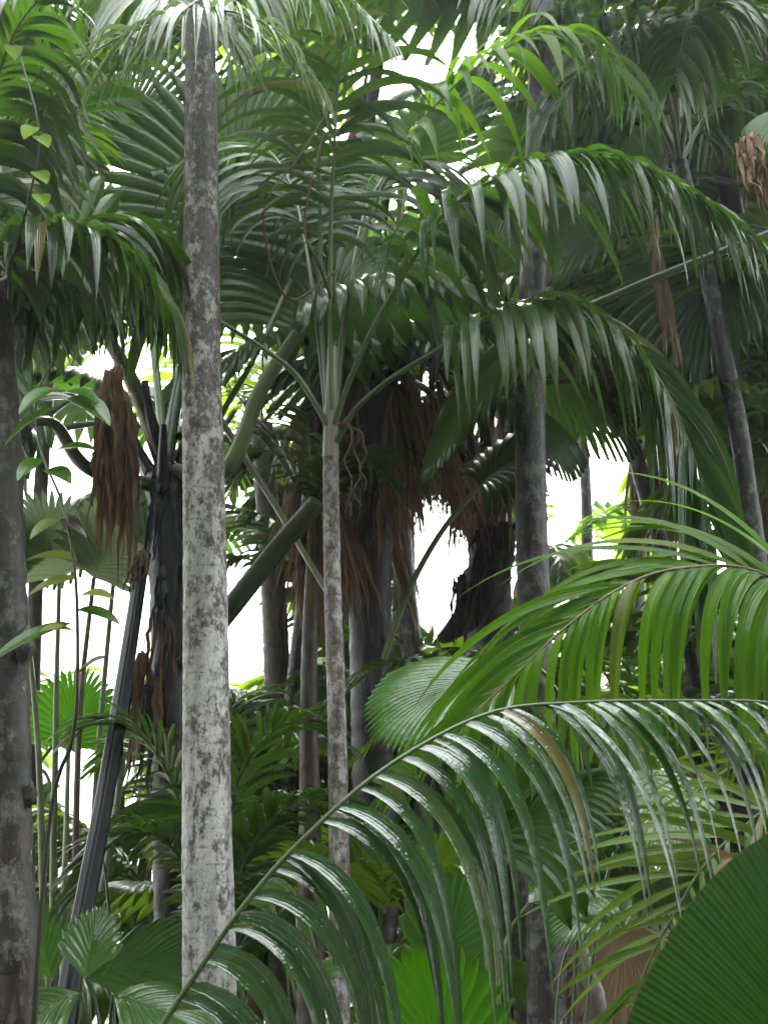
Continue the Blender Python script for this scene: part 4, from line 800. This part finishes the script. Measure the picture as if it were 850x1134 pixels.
wb = foot(120, 1134, 3.9)
wet = thing('pleated_palm', 'low wet pleated leaf shining white beside the black stalk at the bottom left', 'palm', wb)
low_stub(wet, wb, .25, .04)
fan_leaf(wet, [wb + Z * .2, P(120, 1160, 3.9), P(125, 1100, 3.9)], axis=P(200, 1105, 3.85) - P(118, 1082, 3.9), normal=(0, -.35, 1), mat='fan_wet', L=.42, amax=55, costa=.7, n=24, K=11, droop=.9, pleat=.35, cut=.85, pr=(.01, .007))
fan_leaf(wet, [wb + Z * .2, P(100, 1160, 3.9), P(90, 1100, 3.9)], axis=P(30, 1100, 3.8) - P(92, 1082, 3.9), normal=(0, -.35, 1), mat='fan_wet', L=.36, amax=55, costa=.7, n=22, K=11, droop=.9, pleat=.35, cut=.85, pr=(.01, .007))
fan_leaf(wet, [wb + Z * .2, P(100, 1130, 4.0), P(94, 1085, 4.1)], axis=P(105, 1020, 4.2) - P(94, 1085, 4.1), normal=(.1, -.7, .7), mat='fan_wet', L=.26, amax=45, costa=.7, n=16, K=9, droop=.5, pleat=.35, cut=.85, pr=(.01, .007))
xb = foot(150, 1134, 4.8)
bl = thing('fan_seedling', 'broad dark blade right of the black stalk near the bottom left', 'palm leaf', xb)
fan_leaf(bl, [xb, P(110, 1134, 4.8), P(98, 1085, 4.8)], axis=P(200, 1035, 4.8) - P(98, 1075, 4.8), normal=(-.1, -.9, .55), mat='fan', L=.52, amax=42, pa=.8, costa=.75, n=24, K=10, droop=.35, cup=-5, pleat=.2, cut=.95, cutj=.01, pr=(.012, .009))
fan_leaf(bl, [xb, P(60, 1134, 4.8), P(58, 1085, 4.8)], axis=P(45, 1030, 4.8) - P(58, 1085, 4.8), normal=(.1, -.9, .4), mat='fan', L=.3, amax=42, pa=.8, costa=.75, n=16, K=8, droop=.3, pleat=.2, cut=.95, pr=(.01, .007))
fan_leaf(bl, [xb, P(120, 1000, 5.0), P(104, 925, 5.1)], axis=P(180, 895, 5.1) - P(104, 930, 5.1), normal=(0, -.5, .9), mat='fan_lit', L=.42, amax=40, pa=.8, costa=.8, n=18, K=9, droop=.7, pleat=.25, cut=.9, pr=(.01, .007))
qb = foot(230, 1134, 5.2)
pin = thing('young_palm', 'young palm behind the pale trunk with dark arching feather fronds on both sides', 'palm', qb)
low_stub(pin, qb, .7, .06)
qt = qb + Z * .6
for c, kw in (([P(215, 950, 5.1), P(170, 830, 5.0), P(110, 800, 4.9), P(85, 815, 4.85)], {}), ([P(220, 1000, 5.1), P(180, 930, 5.0), P(130, 930, 4.9), P(90, 985, 4.8)], {}), ([P(250, 950, 5.1), P(270, 850, 5.0), P(320, 800, 4.9), P(370, 820, 4.85)], {}), ([P(255, 1000, 5.0), P(290, 920, 4.9), P(340, 890, 4.8), P(390, 930, 4.7)], {}),
              ([P(235, 940, 5.4), P(245, 820, 5.7), P(270, 770, 6.0), P(300, 780, 6.3)], {}), ([P(225, 960, 5.5), P(190, 850, 5.8), P(150, 820, 6.1), P(110, 850, 6.3)], {}), ([P(250, 960, 5.4), P(300, 900, 5.7), P(350, 880, 6), P(400, 900, 6.3)], {})):
    frond(pin, [qt, *c], mat='dark', n=36, L=.40, W=.036, droop=1.0, t0=.35, K=8, r0=.014, **kw)
# twig-like frond crossing the upper left
tb = foot(-60, 1134, 4.6)
tw = thing('slim_palm', 'palm beyond the left edge with dark thin rachises crossing the upper left', 'palm', tb)
tt = np.array([tb[0], tb[1], P(-60, 420, 4.6)[2]])
part('trunk', trunk_geo([tb, (tb + tt) / 2, tt], .06, .045, m=16), M['bark_grey'], tw)
frond(tw, [tt, P(-20, 290, 4.5), P(40, 190, 4.4), P(110, 82, 4.3), P(165, 20, 4.25)], mat='dark', rmat='rachis_dark', n=32, L=.5, W=.036, droop=.9, t0=.3, K=8, r0=.012, r1=.005)
frond(tw, [tt, P(-30, 200, 4.8), P(30, 110, 4.9), P(75, 60, 5.0), P(122, -5, 5.1)], mat='dark', rmat='rachis_dark', n=28, L=.5, W=.036, droop=.9, t0=.3, K=8, r0=.012, r1=.005)
frond(tw, [tt, P(-20, 320, 4.4), P(20, 270, 4.2), P(80, 262, 4.1), P(150, 300, 4.0)], mat='dark', rmat='rachis_dark', n=32, L=.55, W=.06, droop=2.8, pw=.15, t0=.3, K=8, r0=.012, r1=.004)
frond(tw, [tt, P(-40, 260, 4.8), P(-10, 160, 5.0), P(40, 130, 5.2), P(100, 160, 5.4)], mat='green', rmat='rachis_dark', n=32, L=.55, W=.04, droop=1.0, t0=.3, K=8, r0=.012, r1=.004)
frond(tw, [tt, P(-30, 360, 4.2), P(10, 310, 4.0), P(70, 300, 3.9), P(120, 330, 3.85)], mat='dark', rmat='rachis_dark', n=26, L=.5, W=.055, droop=2.8, pw=.15, t0=.35, K=8, r0=.012, r1=.004)

# ================================================================== dry fan leaf and litter at lower right
dp = foot(690, 1095, 5.4)
dfan = thing('fallen_leaf', 'dry brown fan leaf spread on the slope at the lower right', 'fallen leaf', dp)
part('blade', fan(P(690, 1012, 5.5), (0, -.3, -1), (0, -1, .35), L=.62, amax=58, costa=.1, n=26, K=9, droop=.1, cup=4, pleat=.35, cut=.7, cutj=.12), M['dead_tan'], dfan)
for k, (px, py, Y, L_) in enumerate([(650, 1060, 5.2, .7), (600, 1040, 7.0, .8), (720, 1010, 6.2, .8), (690, 960, 7.0, .9), (560, 1020, 7.5, .9), (640, 960, 8.0, .9), (740, 1060, 5.2, .6)]):
    b = foot(px, py, Y); az = k * 1.9
    dl = thing('fallen_leaf', ['grey brown dead leaf heaped at the foot of the crooked stem', 'dead leaf lying behind the dark ringed trunk', 'dead leaf lying above the dry brown fan', 'shiny wet dead leaf heaped high on the slope', 'dead leaf lying behind the pale stalks', 'dead leaf farthest up the slope', 'dead leaf beside the yellow green leaflets'][k], 'fallen leaf', b, 'fallen dead leaves on the slope')
    part('blade', fan(b + Z * .25, (math.cos(az), math.sin(az) * .5, -.15), (0, -.4, 1), L=L_, amax=70, costa=.3, n=20, K=8, droop=.8, cup=10, pleat=.5, cut=.6, cutj=.12), M['dead'], dl)
g = Geo()
nl = 2600
X = RNG.uniform(-9, 9, nl); Y = RNG.uniform(4.5, 22, nl); O = np.stack([X, Y, ground_z(X, Y) + .03], 1); az = RNG.uniform(0, 6.28, nl)
D = np.stack([np.cos(az), np.sin(az), RNG.normal(size=nl) * .15], 1); Nn = nrm(np.stack([RNG.normal(size=nl) * .4, RNG.normal(size=nl) * .4, np.ones(nl)], 1)); Nn = nrm(Nn - D * (Nn * D).sum(-1, keepdims=True) / (D * D).sum(-1, keepdims=True))
p, d, n_ = ribs(O, nrm(D), Nn, RNG.uniform(.15, .5, nl), 4, np.full(nl, .2)); strips(g, p, d, n_, RNG.uniform(.02, .06, nl), leaf_prof(4), .2)
lo_ = bpy.data.objects.new('leaf_litter', g.mesh('leaf_litter', M['dead'])); link(lo_); lo_['kind'] = 'stuff'; lo_['label'] = 'brown leaf litter covering the forest floor'; lo_['category'] = 'litter'
# ================================================================== background palms from shared templates
def tmpl_pinnate(el, seed_len=1.0, n=34, W=.045, L=.34, droop=1.1, bend=1.3, K=6, mat='bgleaf'):
    """frond of length 1 leaving the origin along +X at elevation el (degrees), arching over"""
    pts = []; p = np.zeros(3); a = R(el)
    for k in range(9):
        pts.append(p.copy()); p = p + np.array([math.cos(a), 0, math.sin(a)]) / 8; a -= R(bend * 60) / 8 * (k / 5)
    b, r = pinnate(pts, n=n, L=L, W=W, a0=62, a1=25, vee=14, droop=droop, t0=.2, K=K, r0=.010, r1=.002)
    b.v += r.v; b.f += [f + b.n for f in r.f]; b.uv += r.uv; b.a += r.a
    return b.mesh('frond', M[mat])
def tmpl_fan(el, mat='bgleaf', n=24, K=8):
    a = R(el); e = np.array([math.cos(a), 0, math.sin(a)]); p = spline([np.zeros(3), e * .3 + Z * .03, e * .55], 10)
    g = fan(p[-1], e - Z * .15, np.array([-math.sin(a) * .9, 0, math.cos(a) + .3]), L=.5, amax=110, costa=.35, n=n, K=K, droop=1.1, cup=12, pleat=.35, cut=.62)
    g.tube(p, np.linspace(.016, .010, 10), 7)
    return g.mesh('fan_leaf', M[mat])
ELS = [75, 58, 40, 20, 0, -22]
TP = {m_: [tmpl_pinnate(e, bend=1.1 + .5 * RNG.random(), droop=.9 + .5 * RNG.random(), mat=m_) for e in ELS] for m_ in ('bgleaf', 'dark')}
TF = {m_: [tmpl_fan(e, m_) for e in ELS] for m_ in ('bgleaf', 'deep')}
TRK = {}
def unit_trunk(mat):
    """one of three trunks of height 6, crown end at the origin, each with its own sweep"""
    if mat not in TRK:
        TRK[mat] = [trunk_geo([(a * .9, b * .9, -6), (a * .55, b * .6, -4.2), (c * .25, a * .2, -2), (0, 0, 0)], .10, .075, ring=.13, m=14, wob=.02).mesh('trunk', M[mat])
                    for a, b, c in ((.6, .2, .5), (-.5, .4, .3), (.2, -.6, -.7))]
    return random.choice(TRK[mat])
def tmpl_dead():
    g = Geo()
    b, r = pinnate([(0, 0, 0), (.12, 0, .03), (.2, 0, -.1), (.22, 0, -.4), (.2, 0, -.75)], n=30, L=.34, W=.035, a0=30, a1=10, vee=0, droop=2.0, t0=.25, K=6, r0=.012, jit=3, drop_out=.25)
    b.v += r.v; b.f += [f + b.n for f in r.f]; b.uv += r.uv; b.a += r.a
    return b.mesh('dead_frond', M['dead'])
TDEAD = [tmpl_dead() for _ in range(3)]
def blocks_gap(me, mw, tol=0.006):
    co = np.empty(len(me.vertices) * 3, np.float32); me.vertices.foreach_get('co', co); co = co.reshape(-1, 3)[::3]
    m = np.array(mw); v = co @ m[:3, :3].T + m[:3, 3]
    q = project(v)
    for gx, gy, rx, ry in GAPS:
        ins = (((q[:, 0] - gx) / rx) ** 2 + ((q[:, 1] - gy) / ry) ** 2) < 1
        if ins.sum() > tol * len(q): return True
    return False
def in_view(me, mw):
    co = np.empty(len(me.vertices) * 3, np.float32); me.vertices.foreach_get('co', co); co = co.reshape(-1, 3)[::7]
    m = np.array(mw); q = project(co @ m[:3, :3].T + m[:3, 3])
    return ((q[:, 0] > -60) & (q[:, 0] < 910) & (q[:, 1] > -80) & (q[:, 1] < 1180)).any()
def bg_palm(crown, kind, size, leafmat, bark, label, group, nf=13, rs=1.0, els=(0, 1, 1, 2, 2, 3, 3, 4, 4, 5)):
    x, y, z = crown; gz = float(ground_z(x, y)) - .1
    o = thing('background_palm', label, 'palm', (x, y, gz), group)
    h = z - gz
    if h > .8:
        for tr in range(8):
            me = unit_trunk(bark); loc = Matrix.Translation((0, 0, h)) @ Matrix.Rotation(random.uniform(0, 6.28), 4, 'Z') @ Matrix.Rotation(R(random.uniform(-9, 9)), 4, 'X') @ Matrix.Diagonal((rs, rs, (h + .4) / 6, 1))
            if not blocks_gap(me, Matrix.Translation((x, y, gz)) @ loc, .004): break
        else:
            bpy.data.objects.remove(o); return None
        t = bpy.data.objects.new('trunk', me); t.matrix_local = loc; link(t, o)
    T_ = TP if kind == 'feather' else TF
    az = random.uniform(0, 6)
    cnt = 0
    for k in range(nf):
        az += 2.4 + random.uniform(-.3, .3)
        me = T_[leafmat][els[k % len(els)]]
        s = size * random.uniform(.85, 1.15)
        loc = Matrix.Translation((0, 0, h)) @ Matrix.Rotation(az, 4, 'Z') @ Matrix.Rotation(R(random.uniform(-10, 10)), 4, 'Y') @ Matrix.Rotation(R(random.uniform(-14, 14)), 4, 'X') @ Matrix.Scale(s, 4)
        mw = Matrix.Translation((x, y, gz)) @ loc
        if blocks_gap(me, mw): continue
        if not in_view(me, mw) and cnt > 3 and y > 5: continue
        f = bpy.data.objects.new('frond' if kind == 'feather' else 'fan_leaf', me); f.matrix_local = loc; link(f, o); cnt += 1
    for k in range(random.randint(1, 3)):
        me = random.choice(TDEAD); loc = Matrix.Translation((0, 0, h)) @ Matrix.Rotation(random.uniform(0, 6.28), 4, 'Z') @ Matrix.Scale(size * random.uniform(.6, .9), 4)
        if blocks_gap(me, Matrix.Translation((x, y, gz)) @ loc): continue
        f = bpy.data.objects.new('dead_frond', me); f.matrix_local = loc; link(f, o)
    return o
FAR = 'palms crowding the background'
LAB = 'palm among many in the crowded background, seen between the nearer fronds'
specs = [  # px, py of the crown, depth, kind, size, leaf, bark
    (60, 60, 7, 'feather', 2.0, 'bgleaf'), (150, 20, 8, 'feather', 2.2, 'bgleaf'), (420, 60, 8.5, 'feather', 2.4, 'bgleaf'), 
    (640, 90, 9, 'fan', 3.0, 'deep'), (760, 40, 8.5, 'fan', 3.0, 'deep'), (860, 150, 9, 'fan', 3.0, 'deep'), (820, 260, 10, 'feather', 2.6, 'dark'), (700, 220, 10, 'feather', 2.6, 'dark'),
    (560, 230, 11, 'feather', 2.4, 'bgleaf'), (60, 330, 9, 'fan', 2.6, 'deep'), (20, 180, 8, 'feather', 2.0, 'dark'),
    (180, 330, 9, 'feather', 2.2, 'bgleaf'), (420, 250, 9.5, 'feather', 2.4, 'bgleaf'), (470, 330, 10, 'fan', 2.6, 'deep'), (740, 470, 10, 'feather', 2.2, 'bgleaf'),
    (600, 620, 14, 'feather', 2.4, 'bgleaf'), (440, 540, 13, 'fan', 2.0, 'deep'), (340, 640, 12, 'feather', 1.8, 'dark'), (780, 560, 12, 'feather', 2.2, 'bgleaf'),
    (840, 460, 9, 'feather', 2.2, 'bgleaf'), (860, 560, 8, 'feather', 1.8, 'bgleaf'), 
    (840, 720, 8, 'feather', 1.8, 'bgleaf'), (30, 480, 9, 'fan', 2.4, 'deep'), (90, 420, 10, 'feather', 2.4, 'dark'), (150, 470, 11, 'fan', 2.4, 'deep'), (390, 480, 11, 'fan', 2.6, 'deep'),
    (450, 480, 12, 'fan', 2.8, 'deep'), (230, 500, 11, 'fan', 2.4, 'deep'), (400, 780, 10, 'feather', 2.0, 'dark'),
    (300, 860, 11, 'feather', 2.2, 'bgleaf'), (200, 840, 12, 'feather', 2.2, 'bgleaf'), (130, 880, 12, 'feather', 2.2, 'bgleaf'), (30, 860, 11, 'feather', 2.2, 'bgleaf'), (470, 840, 11, 'feather', 2.2, 'bgleaf'),
    (440, 920, 9, 'fan', 1.8, 'bgleaf'), (560, 860, 12, 'feather', 2.4, 'bgleaf'), (820, 860, 10, 'feather', 2.0, 'bgleaf'),
    (700, 900, 16, 'feather', 2.6, 'bgleaf'), (600, 940, 15, 'feather', 2.6, 'bgleaf'), (380, 950, 13, 'feather', 2.4, 'bgleaf'), (280, 980, 10, 'feather', 1.8, 'bgleaf'), (180, 1000, 9, 'feather', 1.6, 'bgleaf'),
    (60, 1000, 10, 'feather', 1.8, 'bgleaf'), (480, 1010, 10, 'fan', 1.6, 'bgleaf'), (330, 1050, 8, 'fan', 1.4, 'bgleaf'), (250, 1070, 7.5, 'fan', 1.3, 'bgleaf'), (420, 1090, 6.5, 'fan', 1.1, 'bgleaf'),
    (700, 980, 9, 'fan', 1.4, 'bgleaf'), (760, 920, 11, 'fan', 1.8, 'bgleaf'), (540, 60, 12, 'fan', 3.2, 'deep'), 
    (700, 330, 14, 'feather', 3.0, 'bgleaf'), (790, 400, 14, 'feather', 2.8, 'bgleaf'), (880, 470, 6.9, 'feather', 1.5, 'bgleaf'), (620, 300, 14, 'fan', 3.0, 'bgleaf'),
    
]
for i, (px, py, Y, kind, size, lm) in enumerate(specs):
    bg_palm(P(px, py, Y), kind, size, lm, random.choice(['bark_brown', 'bark_dark', 'bark_black']), LAB, FAR, nf=14 if kind == 'feather' else 11, rs=random.uniform(.7, 1.2))
for i in range(16):   # the slope beyond
    Y = random.uniform(14, 30); px = random.choice([random.uniform(560, 890), random.uniform(-40, 890)]); p = P(px, random.uniform(780, 930), Y)
    bg_palm(p, random.choice(['feather', 'feather', 'fan']), random.uniform(2.2, 3.2), 'bgleaf', random.choice(['bark_brown', 'bark_dark']), LAB, FAR, nf=12)

# unseen palms added round the camera to shade the foreground from the open sky
for i, (x, y, z, kind, size) in enumerate([(-2.9, -3.8, 4.2, 'fan', 3.8), (2.7, -3.8, 4.2, 'fan', 3.8), (-5.2, .4, 5.0, 'fan', 4.0), (5.4, 0, 5.2, 'fan', 4.0), (0, -6, 7, 'fan', 5), (-6, -4, 6.5, 'fan', 5), (6.5, -4, 6.5, 'fan', 5), (-6.5, 4, 6.5, 'fan', 4.5), (7, 3.6, 7, 'fan', 4.5),
        (-3, -8, 4, 'fan', 5), (3, -8, 4, 'fan', 5), (-7, -1, 3, 'fan', 4.5), (7.4, -1, 3, 'fan', 4.5), (-4, -5, 2.5, 'fan', 4), (4, -5, 2.5, 'fan', 4), (0, -4.4, 3.2, 'fan', 3.4)]):
    x_, y_ = x, y
    bg_palm(np.array([x, y, z]), kind, size, 'deep' if kind == 'fan' else 'bgleaf', 'bark_dark', 'unseen palm added around the viewer to shade the foreground', 'unseen palms added around the viewer for shade', nf=12)

# ================================================================== rain haze
def haze(dens):
    m, n, N, Lk = _mat('rain_haze'); out = N('ShaderNodeOutputMaterial'); pv = N('ShaderNodeVolumePrincipled')
    pv.inputs['Color'].default_value = (.93, .96, 1, 1); pv.inputs['Density'].default_value = dens; pv.inputs['Anisotropy'].default_value = .6
    Lk(pv.outputs[0], out.inputs['Volume'])
    x0, x1, y0, y1, z0, z1 = -520, 520, -500, 530, -40, 14
    v = np.array([[x, y, z] for x in (x0, x1) for y in (y0, y1) for z in (z0, z1)], float)
    me = bpy.data.meshes.new('haze'); me.from_pydata(v.tolist(), [], [(0, 1, 3, 2), (4, 6, 7, 5), (0, 4, 5, 1), (2, 3, 7, 6), (0, 2, 6, 4), (1, 5, 7, 3)]); me.materials.append(m)
    o = bpy.data.objects.new('haze', me); link(o); o['kind'] = 'stuff'; o['label'] = 'pale rain haze between the palms'; o['category'] = 'haze'
HAZE = 0.0017
if HAZE: haze(HAZE)
